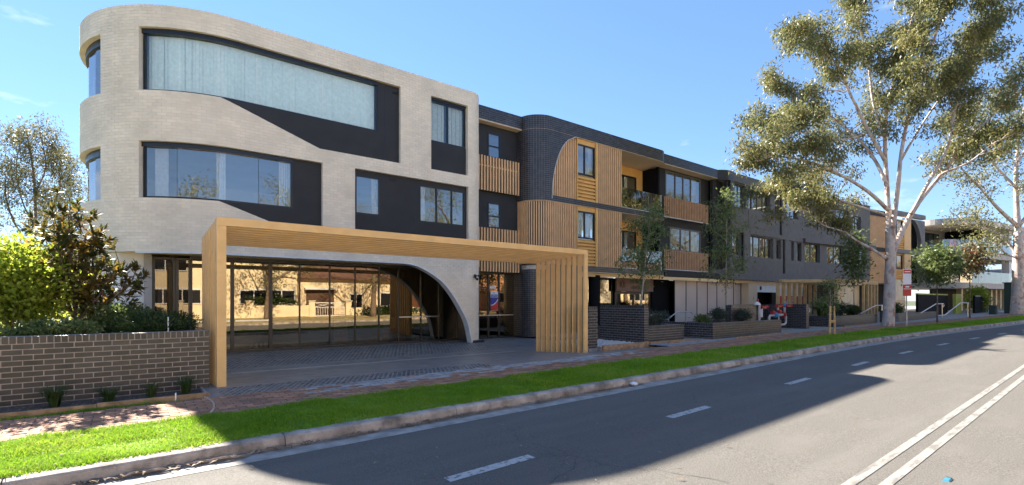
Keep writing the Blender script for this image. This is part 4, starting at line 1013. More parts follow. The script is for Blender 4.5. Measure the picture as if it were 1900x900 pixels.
P = arc_path(3.2, 3.0, -1.55, 17, 1.0, 2, 1)
for zb, nm in ((6.36, 0), (3.26, 1)):
    ss = lin(-6, 13.5, 14); ch = sheet(P, -6, 13.5, -.06, 0, zb, zb + .06).build('balustrade_channel', 'galv', fc)
    for a, b in zip(ss, ss[1:]): 
        p0, p1 = P(a + .02, -.03), P(b - .02, -.03); MB().poly([(*p0, zb + .06), (*p1, zb + .06), (*p1, zb + 1.15), (*p0, zb + 1.15)]).build('glass_panel', 'glass_clear', ch)
for i in range(3): bx('planter_screen', 'sign_red' if i < 2 else 'brass', fc, 1.4 + i * .8, 1.7 + i * .8, -.4, -.3, 6.36, 7.5)
for i in range(10): bx('entry_column', 'poster_tan', fc, 3 + i * 1.2, 3.35 + i * 1.2, -.6, -.2, 0, 2.74)
bx('wall', 'dark_interior', fc, 1, 17, 1.0, 1.2, 0, 2.74)
MB().uz([(15.5, 3.3), (21, 3.3), (21, 4.1), (18.2, 5.2), (15.5, 4.1)], -.5, 6).build('gable_house', 'roof_white', fc)

# ================================================================== FORECOURT WALLS AND PLANTERS
def brick_wall(name, lab, cat, segs, grp=None, mort='grey_mortar', loc=None, bm='dark_brick'):
    """segs: (u0,u1,v0,v1,z0,z1, faces, single); faces of 'f' front, 'l' left"""
    t = thing(name, loc or (segs[0][0], segs[0][2], segs[0][4]), lab, cat, grp)
    for (u0, u1, v0, v1, z0, z1, faces, single) in segs:
        bx('core', mort, t, u0, u1, v0, v1, z0 - .2, z1)
        if 'f' in faces: brick_face(t, (u0, v0), (u1, v0), z0, z1 + .004, bm, single='f' in single)
        if 'l' in faces: brick_face(t, (u0, v1), (u0, v0), z0, z1 + .004, bm, single='l' in single)
    return t
brick_wall('brick_pier', 'narrow dark brick pier beside the right leg of the gold pergola', 'pier', [(11.28, 11.66, 10.62, 11.0, .10, 1.40, 'fl', 'fl')])
brick_wall('brick_planter', 'L-shaped dark brick planter with tall left wall in front of the entry door', 'planter', [(13.98, 14.22, 10.60, 12.6, .12, 1.42, 'fl', 'fl'), (14.221, 16.35, 10.60, 10.82, .13, .70, 'f', 'f'), (16.13, 16.351, 10.821, 12.4, .13, .699, '', '')], bm='dark_brick')
brick_wall('brick_planter', 'long low dark brick planter holding the straight young tree', 'planter', [(17.25, 22.85, 9.98, 10.20, .155, .735, 'fl', 'l'), (17.249, 17.47, 10.201, 12.2, .155, .734, 'l', 'l')])
S(MB().plan([(14.22, 10.82), (16.13, 10.82), (16.13, 13), (14.22, 13)], .1, .62).build('planter_soil', 'mulch', None)); S(MB().plan([(17.47, 10.2), (22.8, 10.2), (22.8, 12.5), (17.47, 12.5)], .1, .66).build('planter_soil', 'mulch', None))
brick_wall('brick_wall', 'dark brick screen wall around the red fire valves', 'wall', [(20.4, 23.0, 10.95, 11.2, .18, 1.38, 'fl', ''), (23.001, 26.4, 12.2, 12.4, .2, 1.38, 'f', ''), (22.75, 22.999, 11.201, 12.4, .2, 1.379, '', ''), (26.0, 26.3, 10.2, 12.199, .22, 1.40, 'fl', '')])
brick_wall('brick_planter', 'dark brick planter with grassy shrubs in front of the tan pergola', 'planter', [(28.2, 34.6, 9.75, 9.97, .25, .78, 'fl', ''), (28.19, 28.41, 9.971, 11.6, .25, .779, 'l', '')])
S(MB().plan([(28.41, 9.97), (34.5, 9.97), (34.5, 11.6), (28.41, 11.6)], .2, .72).build('planter_soil', 'mulch', None))
brick_wall('brick_planter', 'far low brick planter behind the red parking sign', 'planter', [(34.9, 36.4, 9.5, 9.7, .3, .98, 'fl', ''), (36.41, 45.5, 9.2, 9.4, .32, .80, 'f', '')])
S(MB().plan([(11.7, 10.5), (13.97, 10.5), (13.97, 13.5), (11.7, 13.5)], -.1, .13).build('pebble_bed', 'concrete', None))
random.seed(41)
mb = MB()
for _ in range(1500):
    u, v = random.uniform(11.75, 13.95), random.uniform(10.5, 13.0); r_ = random.uniform(.015, .035); z = .13; k = len(mb.v)
    mb.v += [(u - r_, v, z), (u, v - r_ * .8, z), (u + r_, v, z), (u, v + r_ * .8, z), (u, v, z + r_ * 1.2)]; mb.f += [(k, k + 1, k + 4), (k + 1, k + 2, k + 4), (k + 2, k + 3, k + 4), (k + 3, k, k + 4)]
mb.build('pebbles', 'pebble', None, kind='stuff', label='white pebbles in the bed beside the narrow brick pier', category='pebbles')
for i, (u0, u1, v, z, lab) in enumerate(((11.72, 14.0, 10.40, .19, 'timber sleeper edging the white pebble bed'), (14.1, 16.6, 10.42, .17, 'timber sleeper against the L-shaped planter'), (14.7, 17.0, 10.1, .15, 'timber sleeper lying along the path below the L-shaped planter'), (18.2, 22.8, 9.55, .21, 'long timber sleeper below the planter with the straight tree'), (28.6, 33.5, 9.45, .31, 'timber sleeper below the planter with grassy shrubs'))):
    MB().box(u0, u1, v, v + .09, z - .2, z).build('timber_sleeper', 'timber', None, bevel=.008, label=lab, category='sleeper', group='timber sleepers along the path')
# handrails
def rail(lab, pts, posts, r_=.024, z0=0):
    t = thing('handrail', (pts[0][0], pts[0][1], z0), lab, 'handrail', 'steel handrails')
    mb = MB().tube(pts, r_, 8); mb.smooth = True; mb.build('rail', 'steel', t)
    for (u, v, a, b) in posts: MB().tube([(u, v, a), (u, v, b)], r_, 8).build('post', 'steel', t)
rail('pale steel handrail between the two nearest brick planters', [(16.55, 12.2, .78), (16.45, 12.2, 1.02), (17.1, 12.2, 1.04), (17.25, 12.2, .95), (17.1, 12.2, .80), (17.6, 12.2, .80), (18.3, 12.2, 1.10), (19.3, 12.2, 1.10), (19.5, 12.2, 1.0), (19.35, 12.2, .86), (19.15, 12.2, .86)], [(16.55, 12.2, .2, 1.02), (17.7, 12.2, .2, .82), (18.95, 12.2, .2, 1.1)], .026, .2)
rail('pale steel handrail with curled end right of the fire valves', [(26.45, 10.4, 1.22), (26.8, 10.4, 1.22), (26.95, 10.4, 1.14), (26.9, 10.4, 1.02), (26.75, 10.4, .99)], [(26.5, 10.4, .2, 1.22)], .026, .2)
rail('sloping steel handrail right of the big gum trunk', [(33.2, 10.2, .8), (35.2, 10.0, 1.28), (36.2, 9.9, 1.30), (36.35, 9.9, 1.2), (36.2, 9.9, 1.08)], [(36.0, 9.9, .3, 1.3)], .026, .3)
rail('sloping steel handrail in front of the black far wall', [(40.3, 9.0, .78), (43.0, 8.8, 1.35), (44.4, 8.7, 1.36), (44.6, 8.7, 1.25), (44.4, 8.7, 1.12)], [(44.1, 8.7, .4, 1.36)], .03, .4)
rail('farthest steel handrail, beside the lime green post', [(41.5, 8.4, .6), (42.8, 8.3, .62), (46.0, 8.1, 1.40), (48.0, 8.0, 1.41), (48.3, 8.0, 1.28)], [(47.7, 8.0, .42, 1.41)], .03, .4)
# fire valves
fv = thing('fire_valve_set', (23.6, 11.4, .2), 'grey pipework with red and blue fire valves in front of the dark brick wall', 'fire valve')
def pipe(pts, r_=.05, m='pipe_grey', nm='pipe'): q = MB().tube(pts, r_, 10); q.smooth = True; return q.build(nm, m, fv)
V0 = 10.9
pipe([(22.75, V0, .2), (22.75, V0, 1.45)], .06); pipe([(22.75, V0, .46), (23.9, V0, .46)], .05); pipe([(23.7, V0, .2), (23.7, V0, .78), (23.82, V0, .88), (24.3, V0, .9), (25.3, V0, .9), (25.45, V0, .8), (25.45, V0, .52), (25.3, V0, .42), (23.8, V0, .42)], .055)
pipe([(24.8, V0 + .05, .2), (24.8, V0 + .05, .88)], .03); pipe([(25.3, V0, .95), (25.3, V0, 1.33)], .05); pipe([(24.62, V0, .9), (24.62, V0, 1.3)], .05)
MB().lathe((24.3, V0, .78), [(.05, 0), (.15, .03), (.17, .12), (.15, .2), (.05, .24)], 14).build('valve_body', 'valve_blue', fv)
bx('gauge_tube', 'white_paint', fv, 22.88, 22.98, V0 - .05, V0 + .05, .82, 1.22)
def hose(u, z): 
    q = MB()
    for s_ in (-1, 1): q.tube([(u, V0, z), (u + .16 * s_, V0 - .04, z + .02), (u + .27 * s_, V0 - .06, z)], [.045, .05, .06], 10); q.tube([(u + .27 * s_, V0 - .06, z), (u + .30 * s_, V0 - .06, z)], .08, 12)
    q.build('hose_valve', 'valve_red', fv); MB().tube([(u, V0 - .08, z - .05), (u, V0 - .08, z - .02)], .07, 12).build('coupling', 'brass', fv)
hose(23.1, 1.28); hose(24.62, 1.32); hose(25.6, 1.32)
pipe([(25.3, V0, 1.25), (25.3, V0, 1.42), (25.55, V0, 1.42)], .06, 'valve_blue'); MB().tube([(25.1, V0 - .02, .9), (25.22, V0 - .02, .9)], .12, 14).build('flange', 'valve_red', fv)
for (u, z) in ((23.95, 1.02), (24.6, 1.05)): MB().tube([(u - .08, V0 - .06, z), (u + .1, V0 - .06, z)], .09, 12).build('handwheel', 'valve_red', fv)
MB().lathe((22.55, V0, 1.38), [(.13, 0), (.13, .04), (.09, .12), (.02, .15)], 14).build('air_cap', 'white_paint', fv); MB().lathe((22.6, V0, 1.53), [(.04, 0), (.05, .1), (.02, .14)], 10).build('cap', 'valve_red', fv)
# second pergola: tan posts with beam, board, SALE sign
p2 = thing('tan_pergola', (33, 12.5, .28), 'tan timber slat pergola over the side entry left of the big gum', 'pergola')
mat('tan_post', (.52, .36, .17), .6, .08, 4)
for i in range(8): 
    u = 29.9 + i * .62; v = 13.2 - i * .05; bx('post', 'tan_post', p2, u, u + .13, v, v + .16, .2, 2.62)
for i in range(8): u = 29.9 + i * .62; MB().prism([(u, 12.9, 2.63), (u + .13, 12.9, 2.63), (u + .13, 12.9, 2.78), (u, 12.9, 2.78)], [(u + 1.0, 11.3, 2.63), (u + 1.13, 11.3, 2.63), (u + 1.13, 11.3, 2.78), (u + 1.0, 11.3, 2.78)]).build('rafter', 'tan_post', p2)
bx('beam', 'tan_post', p2, 29.7, 34.9, 12.95, 13.1, 2.63, 2.80); bx('beam', 'tan_post', p2, 32.4, 39.6, 11.1, 11.25, 2.62, 2.86); bx('lamp', 'brass', p2, 35.4, 35.55, 11.05, 11.095, 2.68, 2.78)
for u in (32.5, 37.0, 37.7, 38.3, 38.9, 39.5): bx('post', 'tan_post', p2, u, u + .15, 11.11, 11.24, .2, 2.615)
t = thing('sale_sign', (31.9, 13.5, .3), 'red and white SALE board behind the tan pergola posts', 'sign')
bx('board', 'sign_red', t, 31.4, 34.6, 13.8, 13.83, .4, 1.85); bx('header', 'sign_white', t, 31.4, 34.6, 13.79, 13.83, 1.851, 2.5); text('SALE', .62, (32.6, 13.785, 1.55), FACE, 'sign_white', t)
t = thing('picture_board', (34.6, 11.4, .4), 'large sepia picture board on the tan pergola left of the gum', 'board')
bx('board', 'poster_tan', t, 33.0, 36.8, 11.32, 11.36, .5, 2.52); bx('edge', 'white_trim', t, 32.93, 32.999, 11.3, 11.37, .5, 2.53)
MB().lathe((0, 0, 0), [(.9, 0), (.7, .008), (.2, .012)], 24).build('medallion', 'poster_cream', t).rotation_euler = (R(90), 0, 0)
t.children[-1].location = (34.9, 11.318, 1.55); t.children[-1].matrix_parent_inverse = PINV[t.name]
bx('caption', 'poster_cream', t, 35.4, 36.6, 11.31, 11.318, .66, .72)
t = thing('picture_board', (42.5, 9.6, .4), 'faded floral picture board behind the young street tree', 'board')
bx('board', 'poster_cream', t, 41.2, 43.6, 10.6, 10.64, .75, 3.0); bx('caption', 'white_trim', t, 41.4, 42.3, 10.58, 10.598, 1.2, 1.3); bx('caption', 'poster_tan', t, 41.25, 43.5, 10.585, 10.599, .8, 1.6)
# far forecourt: black walls, lime post, kiosk
for (a, b, v, z1, lab) in ((45, 53.5, 10.2, 2.0, 'black slab wall in front of the far entry columns'), (56.5, 62, 9.0, 1.9, 'shorter black slab wall right of the lime green post')):
    t = thing('slab_wall', (a, v, .4), lab, 'wall'); bx('panel', 'black_panel', t, a, b, v, v + .15, .3, z1); bx('cap', 'green_panel' if a < 50 else 'black_plastic', t, a, b, v - .01, v + .16, z1 + .001, z1 + .1)
t = thing('gate_post', (54.4, 9.7, .4), 'lime green flat gate post between the black slab walls', 'post'); bx('panel', 'green_panel', t, 53.6, 55.4, 9.7, 9.9, .35, 2.1); bx('base', 'concrete', t, 53.5, 55.5, 9.6, 10, .2, .349)
t = thing('utility_kiosk', (59, 6.6, .5), 'dark green utility kiosk behind the farther gum tree', 'kiosk'); bx('body', 'dark_green', t, 57.6, 60.5, 6.2, 7.4, .4, 3.0); bx('roof', 'dark_green', t, 57.5, 60.6, 6.1, 7.5, 3.001, 3.08); bx('door', 'dark_green', t, 57.9, 58.8, 6.17, 6.199, .6, 2.7)
t = thing('meter_box', (54.5, 7.5, .5), 'small green service box at the foot of the farther gum', 'service box'); bx('body', 'dark_green', t, 54.0, 54.7, 7.4, 7.8, .4, 1.15); bx('lid', 'dark_green', t, 53.97, 54.73, 7.37, 7.83, 1.151, 1.2)
# parking sign
t = thing('street_sign', (31.95, 7.72, .28), 'red and white parking sign on a thin steel pole by the big gum', 'sign')
MB().tube([(31.95, 7.72, .2), (31.95, 7.72, 3.28)], .03, 8).build('pole', 'galv', t)
def ob(nm, m, a, b, z0, z1, d): 
    o = MB().box(-(b - a) / 2, (b - a) / 2, -d, -d + .01, 0, z1 - z0).build(nm, m, t, center=False); o.location = (31.95, 7.72, z0); o.rotation_euler = (0, 0, -R(35)); return o
ob('plate', 'sign_white', 0, .45, 2.42, 3.22, .035); ob('plate', 'sign_red', 0, .45, 1.82, 2.40, .035); ob('red_field', 'sign_red', 0, .40, 2.98, 3.18, .046); ob('word', 'sign_white', 0, .3, 3.05, 3.1, .0475); ob('word', 'sign_white', 0, .40, 2.17, 2.20, .046); ob('arrow', 'sign_white', 0, .2, 2.26, 2.33, .046)
# tree guard
t = thing('tree_guard', (23.05, 8.05, .2), 'pine stake guard around a sapling on the verge', 'tree guard')
for (u, du) in ((22.77, .08), (23.34, -.10)): MB().tube([(u, 8.05, .15), (u + du, 8.05, 1.36)], .045, 4).build('stake', 'pine', t)
bx('cross_bar', 'pine', t, 22.84, 23.28, 8.0, 8.04, .70, .78); bx('cross_bar', 'pine', t, 22.84, 23.28, 8.07, 8.1, .66, .74)

# ================================================================== ACROSS THE STREET (mirrored in the glass, and lighting the shade)
mat('house_cream', (.78, .65, .44), .85, .05, 1); mat('house_brick', (.42, .22, .12), .85, .12, 3); mat('roof_tile', (.16, .08, .055), .8, .2, 5); mat('house_pale', (.62, .56, .46), .85, .05, 1)
def house(lab, u0, u1, v, h, dep, m, wins, door=None, gable=1.7, roofm='roof_tile'):
    t = thing('house', ((u0 + u1) / 2, v - dep / 2, gz(u0)), lab, 'house', 'houses across the street'); zg = gz(u0)
    bx('wall', m, t, u0, u1, v - dep, v, zg - .2, zg + h)
    mb = MB(); a, b, c, d = u0 - .5, u1 + .5, v - dep - .5, v + .5; mid = (c + d) / 2; z0 = zg + h + .001
    mb.v = [(a, c, z0), (b, c, z0), (b, d, z0), (a, d, z0), (a + dep * .45, mid, z0 + gable), (b - dep * .45, mid, z0 + gable)]; mb.f = [(0, 3, 2, 1), (0, 1, 5, 4), (1, 2, 5), (2, 3, 4, 5), (3, 0, 4)]
    mb.build('roof', roofm, t)
    for (a, b, z0, z1, n) in wins:
        f = MB().box(a, b, v + .005, v + .06, zg + z0, zg + z0 + .08).box(a, b, v + .005, v + .06, zg + z1 - .12, zg + z1)
        for i in range(n + 1): x = a + (b - a - .08) * i / n; f.box(x, x + .08, v + .006, v + .055, zg + z0 + .08, zg + z1 - .12)
        w_ = f.build('window', 'white_trim', t); bx('pane', 'frame_black', w_, a + .05, b - .05, v + .002, v + .02, zg + z0 + .03, zg + z1 - .05)
    if door: bx('garage_door', 'sign_letter', t, door[0], door[1], v + .003, v + .05, zg, zg + door[2]); bx('awning', 'white_trim', t, door[0] - .2, door[1] + .2, v + .006, v + .5, zg + door[2], zg + door[2] + .2)
    return t
house('cream two-storey house with white window band across the street', -2, 12.6, -13.6, 6.0, 8, 'house_cream', [(7.8, 12.4, 1.3, 2.6, 4), (1, 5, 1.3, 2.6, 3), (1, 4, 4, 5.3, 2)])
house('cream house with brown garage door across the street', 13.2, 25, -15.5, 3.6, 9, 'house_cream', [(18.2, 19.6, .6, 2.2, 2), (21.5, 24, .8, 2.3, 2)], (13.9, 16.6, 2.5), 2.4)
house('orange brick house opposite the dark brick building', 27.5, 41, -14.5, 5.6, 9, 'house_brick', [(29, 32, 1, 2.4, 2), (36, 39, 1, 2.4, 2), (29, 32, 3.9, 5, 2)], None, 2)
house('pale rendered house farther along across the street', 44, 57, -14, 5.8, 9, 'house_pale', [(46, 50, 1, 2.4, 3), (46, 50, 3.9, 5.1, 3)])
house('cream house far along across the street', 61, 75, -16, 5.8, 9, 'house_cream', [(63, 67, 1, 2.4, 3)])
house('farthest brick house across the street', 79, 95, -18, 6, 9, 'house_brick', [(81, 85, 1, 2.4, 3)])
house('pale house across the street behind the photographer', -22, -5, -13, 6.2, 9, 'house_pale', [(-20, -16, 1, 2.4, 3), (-12, -8, 1, 2.4, 3), (-20, -16, 4, 5.3, 3)])
house('brick house across the street at the far left', -44, -26, -13, 6.2, 9, 'house_brick', [(-40, -36, 1, 2.4, 3)])
fn = thing('front_fence', (8, -11.3, 0), 'low cream rendered fence with square piers across the street', 'fence')
bx('panel', 'house_cream', fn, -2, 13.0, -11.45, -11.25, -.1, 1.15)
for u in (-2.2, 3, 8, 13.0, 16.3, 24.5): bx('pier', 'house_cream', fn, u, u + .5, -11.6, -11.1, -.1, 1.5); bx('pier_cap', 'house_pale', fn, u - .06, u + .56, -11.66, -11.04, 1.501, 1.6)
bx('panel', 'house_cream', fn, 16.85, 24.4, -11.45, -11.25, -.1, .9)
gt = thing('driveway_gate', (14.8, -11.3, .1), 'white barred driveway gate with crossed top panel across the street', 'gate')
mb = MB().box(13.55, 16.25, -11.36, -11.31, .15, .22).box(13.55, 16.25, -11.36, -11.31, 1.35, 1.42).box(13.55, 16.25, -11.36, -11.31, .95, 1.0); mb.build('frame', 'white_trim', gt)
for i in range(13): u = 13.58 + i * .218; MB().box(u, u + .035, -11.35, -11.32, .22, .95).build('bar', 'white_trim', gt)
for (a, b) in ((13.6, 14.9), (14.9, 16.2)): MB().tube([(a, -11.335, 1.0), (b, -11.335, 1.35)], .02, 6).tube([(a, -11.335, 1.35), (b, -11.335, 1.0)], .02, 6).build('cross_brace', 'white_trim', gt)

# ================================================================== PLANTS
CR, SR = math.cos(TH), math.sin(TH)
def tp(x, y, t):                   # modelling aid: a point t metres out along the view axis
    a = (x - 950) / 920; return Vector((t * (CR * a + SR), t * (CR - SR * a), 1.6 + t * (557 - y) / 920))
def rv(): 
    while True:
        q = Vector((random.uniform(-1, 1), random.uniform(-1, 1), random.uniform(-1, 1)))
        if .05 < q.length < 1: return q.normalized()
def leaf(mb, p, d, n, l, wd):
    s = d.cross(n); s = s.normalized() * wd if s.length > 1e-4 else Vector((wd, 0, 0)); k = len(mb.v)
    a = p + d * (l * .45); b = p + d * l
    mb.v += [tuple(p), tuple(a + s), tuple(b), tuple(a - s)]; mb.f.append((k, k + 1, k + 2, k + 3))
def smooth_line(pts, n=4):
    P = [Vector(p) for p in pts]; out = []
    for i in range(len(P) - 1):
        a, b, c, d = P[max(i - 1, 0)], P[i], P[i + 1], P[min(i + 2, len(P) - 1)]
        for k in range(n):
            t = k / n; out.append(.5 * ((2 * b) + (c - a) * t + (2 * a - 5 * b + 4 * c - d) * t * t + (3 * b - a - 3 * c + d) * t ** 3))
    out.append(P[-1]); return out
def tree(name, lab, base, limbs, sub=(1.1, 1.8), per_m=1.3, start=.35, twigs=4, nleaf=30, ls=(.12, .20), lw=.022, droop=.7, spread=.28, wood='gum_bark', lm='gum_leaf', up=.25, group=None, cat='tree', wr=.03, crown='foliage', maxz=None):
    t = thing(name, base, lab, cat, group); W = MB(); W.smooth = True; Lf = MB()
    def clump(c, n, sd):
        for _ in range(n):
            p = c + Vector((random.gauss(0, sd), random.gauss(0, sd), random.gauss(0, sd * .8))); d = (rv() + Vector((0, 0, -droop))).normalized(); leaf(Lf, p, d, rv(), random.uniform(*ls), lw * random.uniform(.7, 1.3))
    for (pts, r0, r1, den) in limbs:
        P = smooth_line(pts); n = len(P); W.tube(P, [r0 + (r1 - r0) * (i / (n - 1)) ** .8 for i in range(n)], 9 if r0 > .08 else 6)
        if den <= 0: continue
        L = sum((P[i + 1] - P[i]).length for i in range(n - 1)); cnt = max(2, int(L * per_m * den))
        for j in range(cnt):
            f = start + (1 - start) * (j + random.random()) / cnt; i = min(n - 2, int(f * (n - 1))); p0 = P[i].lerp(P[i + 1], f * (n - 1) - i); tg = (P[i + 1] - P[i]).normalized()
            d = (tg * .55 + rv() * .85 + Vector((0, 0, up))).normalized(); l = random.uniform(*sub) * (1.15 - .5 * f); q = [p0]
            for k in range(3): d = (d + rv() * .25 + Vector((0, 0, .05))).normalized(); q.append(q[-1] + d * l / 3)
            rr = max(.008, wr * (1.2 - .7 * f)); W.tube(q, [rr, rr * .75, rr * .5, rr * .25], 5, False)
            for k in range(twigs):
                g_ = random.uniform(.35, 1); i2 = min(2, int(g_ * 3)); b0 = q[i2].lerp(q[i2 + 1], g_ * 3 - i2); dd = (d * .4 + rv() + Vector((0, 0, -.1))).normalized(); e = b0 + dd * random.uniform(.2, .5) * l * .6
                W.tube([b0, e], [rr * .35, rr * .12], 4, False); clump(e, int(nleaf * random.uniform(.5, 1.3)), spread)
            clump(q[-1], nleaf, spread)
    W.build('trunk', wood, t); Lf.build(crown, lm, t); return t
def bush(name, lab, c, rad, n, ls, lw, lm, group=None, shell=.35, up=0.2, cat='shrub', stems=6, wood='brown_bark', lobes=0):
    """many separate leaves through an uneven volume, on real stems"""
    t = thing(name, (c[0], c[1], c[2]), lab, cat, group); Lf = MB(); W = MB(); c = Vector(c)
    lb = [(Vector((0, 0, rad[2])), 1.0)] + [(Vector((random.uniform(-.6, .6) * rad[0], random.uniform(-.6, .6) * rad[1], rad[2] * random.uniform(.6, 1.5))), random.uniform(.4, .65)) for _ in range(lobes)]
    for _ in range(n):
        o, s = random.choice(lb) if random.random() < .75 else lb[0]; d = rv(); r_ = (random.random() ** shell) * (1 + .18 * math.sin(d.x * 5 + d.y * 7 + o.x * 9)); p = c + o + Vector((d.x * rad[0], d.y * rad[1], d.z * rad[2])) * r_ * s
        if p.z < c.z: p.z = c.z + random.random() * .1
        leaf(Lf, p, (d * .8 + rv() + Vector((0, 0, up))).normalized(), (d + rv() * .8).normalized(), random.uniform(*ls), lw * random.uniform(.7, 1.3))
    for i in range(stems):
        d = rv(); e = c + Vector((d.x * rad[0] * .6, d.y * rad[1] * .6, rad[2] * random.uniform(.8, 1.5))); W.tube([c + Vector((d.x * .05, d.y * .05, 0)), c.lerp(e, .5) + rv() * .05, e], [.018, .012, .005], 5)
    W.build('stem', wood, t); Lf.build('foliage', lm, t); return t
def small_tree(name, lab, base, h, crown_r, group=None, lm='young_leaf', wood='pale_bark', lean=(0, 0), r0=.04, nl=26, first=.35, ls=(.10, .17), lw=.02, per=1.0, seed=1, sub=None, droop=.5, spread=.14):
    random.seed(seed); b = Vector(base); top = b + Vector((lean[0], lean[1], h)); tr = [b, b.lerp(top, .3) + Vector((random.uniform(-.05, .05), 0, 0)), b.lerp(top, .65) + Vector((random.uniform(-.08, .08), 0, 0)), top]
    limbs = [(tr, r0, .012, 1.6)]; k = int(7 * per)
    for i in range(k):
        f = first + (.95 - first) * i / k; p = b.lerp(top, f); a = i * 2.4; e = p + Vector((math.cos(a) * crown_r * (1.1 - f * .6), math.sin(a) * crown_r * (1.1 - f * .6), random.uniform(.25, .6))); limbs.append(([p, p.lerp(e, .5) + Vector((0, 0, .05)), e], .016, .006, 1.6))
    return tree(name, lab, base, limbs, sub=sub or (.3, .6), per_m=2.2, start=first, twigs=3, nleaf=nl, ls=ls, lw=lw, spread=spread, wood=wood, lm=lm, group=group, wr=.008, droop=droop)

# --- the big gum
random.seed(101)
D = 25.8
def L(pts, r0, r1, den=1, dd=0): 
    n = len(pts); return ([tp(x, y, D + dd * i / (n - 1)) for i, (x, y) in enumerate(pts)], r0, r1, den)
gum = [L([(1646, 612), (1649, 590), (1651, 530), (1653, 470), (1652, 425)], 0.303, 0.216, 0),
       L([(1651, 440), (1648, 390), (1645, 330), (1642, 262), (1648, 190), (1672, 110), (1695, 20), (1700, -70)], 0.148, 0.032, 1.3, 1.2),
       L([(1656, 430), (1666, 350), (1673, 280), (1690, 200), (1728, 90), (1752, 10), (1765, -60)], 0.123, 0.028, 1.2, -2.5),
       L([(1656, 470), (1676, 425), (1705, 375), (1748, 322), (1795, 262), (1850, 205), (1915, 150), (1960, 110)], 0.156, 0.036, 1.15, 1.5),
       L([(1690, 398), (1722, 340), (1757, 275), (1770, 215), (1782, 150), (1812, 70), (1850, -10)], 0.098, 0.028, 1.2, -2),
       L([(1646, 345), (1625, 300), (1590, 255), (1540, 215), (1490, 185), (1435, 165)], 0.107, 0.020, 1.35, 2.5),
       L([(1643, 300), (1610, 240), (1580, 180), (1552, 120), (1510, 75), (1470, 60)], 0.098, 0.020, 1.35, -2),
       L([(1648, 390), (1610, 355), (1560, 325), (1500, 300), (1440, 290), (1405, 300)], 0.107, 0.016, 1.35, -3),
       L([(1643, 262), (1620, 190), (1610, 110), (1590, 30), (1580, -30)], 0.082, 0.020, 1.3, 1.5),
       L([(1644, 480), (1618, 462), (1592, 448), (1565, 430), (1528, 418), (1500, 395), (1465, 385)], 0.082, 0.016, 1.2, 1.0),
       L([(1648, 400), (1600, 385), (1560, 372), (1520, 352), (1470, 345), (1430, 350)], 0.074, 0.016, 1.5, 3.0),
       L([(1670, 300), (1705, 240), (1745, 180), (1790, 110), (1840, 40)], 0.074, 0.016, 1.3, 3),
       L([(1748, 322), (1800, 300), (1850, 262), (1910, 240)], 0.074, 0.016, 1.2, -1.5), L([(1600, 250), (1560, 260), (1510, 250), (1450, 240), (1410, 245)], 0.049, 0.012, 1.3, -1)]
tree('gum_tree', 'tall spreading gum tree with smooth blotched trunk on the verge', tp(1648, 604, D), gum, sub=(1.0, 2.1), per_m=1.9, start=.40, twigs=7, nleaf=46, ls=(.15, .27), lw=.030, droop=.9, spread=.24, wr=.035)
random.seed(102); D = 39.0
tree('gum_tree', 'second gum tree farther down the street with rough brown lower trunk', tp(1886, 584, D), [L([(1886, 588), (1888, 540), (1889, 480), (1890, 430)], .42, .30, 0), L([(1890, 440), (1886, 380), (1885, 320), (1890, 260), (1900, 200)], .24, .05, 1.3, 1),
    L([(1888, 420), (1850, 385), (1820, 350), (1790, 320), (1770, 290)], .16, .03, 1.5, -2), L([(1886, 470), (1860, 440), (1830, 425), (1800, 420), (1780, 400)], .12, .025, 1.5, 2), L([(1890, 480), (1865, 470), (1845, 450), (1815, 470)], .08, .02, 1.6, -1),
    L([(1890, 420), (1920, 380), (1950, 330)], .16, .04, 1.3), L([(1887, 350), (1840, 300), (1810, 250), (1800, 200)], .12, .03, 1.4, 2), L([(1888, 300), (1930, 240), (1960, 200)], .12, .03, 1.3)], sub=(1.2, 2.2), per_m=1.3, start=.3, twigs=5, nleaf=22, ls=(.18, .32), lw=.04, droop=.6, spread=.42, wr=.04)
# --- background trees on the left
random.seed(103); D = 27
tree('gum_tree', 'feathery brown-green tree behind the garden at the far left', tp(62, 600, D), [L([(66, 640), (66, 560), (63, 470), (66, 400), (62, 320), (50, 250)], .13, .03, 1.2), L([(65, 440), (95, 390), (112, 330), (88, 270)], .06, .02, 1.5, 1), L([(65, 470), (30, 420), (12, 370), (10, 320)], .06, .02, 1.5, -1), L([(64, 420), (40, 370), (30, 310), (40, 260)], .05, .015, 1.5, 1), L([(64, 360), (85, 310), (75, 250)], .05, .015, 1.5)], sub=(.8, 1.5), per_m=2.0, start=.3, twigs=5, nleaf=24, ls=(.12, .24), lw=.026, spread=.26, wood='brown_bark', lm='gum_leaf_b', wr=.02)
D = 33
tree('gum_tree', 'thin background tree showing beside the rounded cream corner', tp(150, 600, D), [L([(160, 640), (150, 560), (138, 460), (130, 380), (128, 300)], .12, .02, 1.5), L([(138, 470), (110, 430), (95, 390)], .05, .015, 1.3), L([(140, 440), (165, 390), (180, 330)], .05, .015, 1.4)], sub=(.9, 1.7), per_m=1.8, start=.35, twigs=5, nleaf=22, ls=(.14, .26), lw=.03, spread=.28, wood='brown_bark', lm='gum_leaf_b', wr=.02)
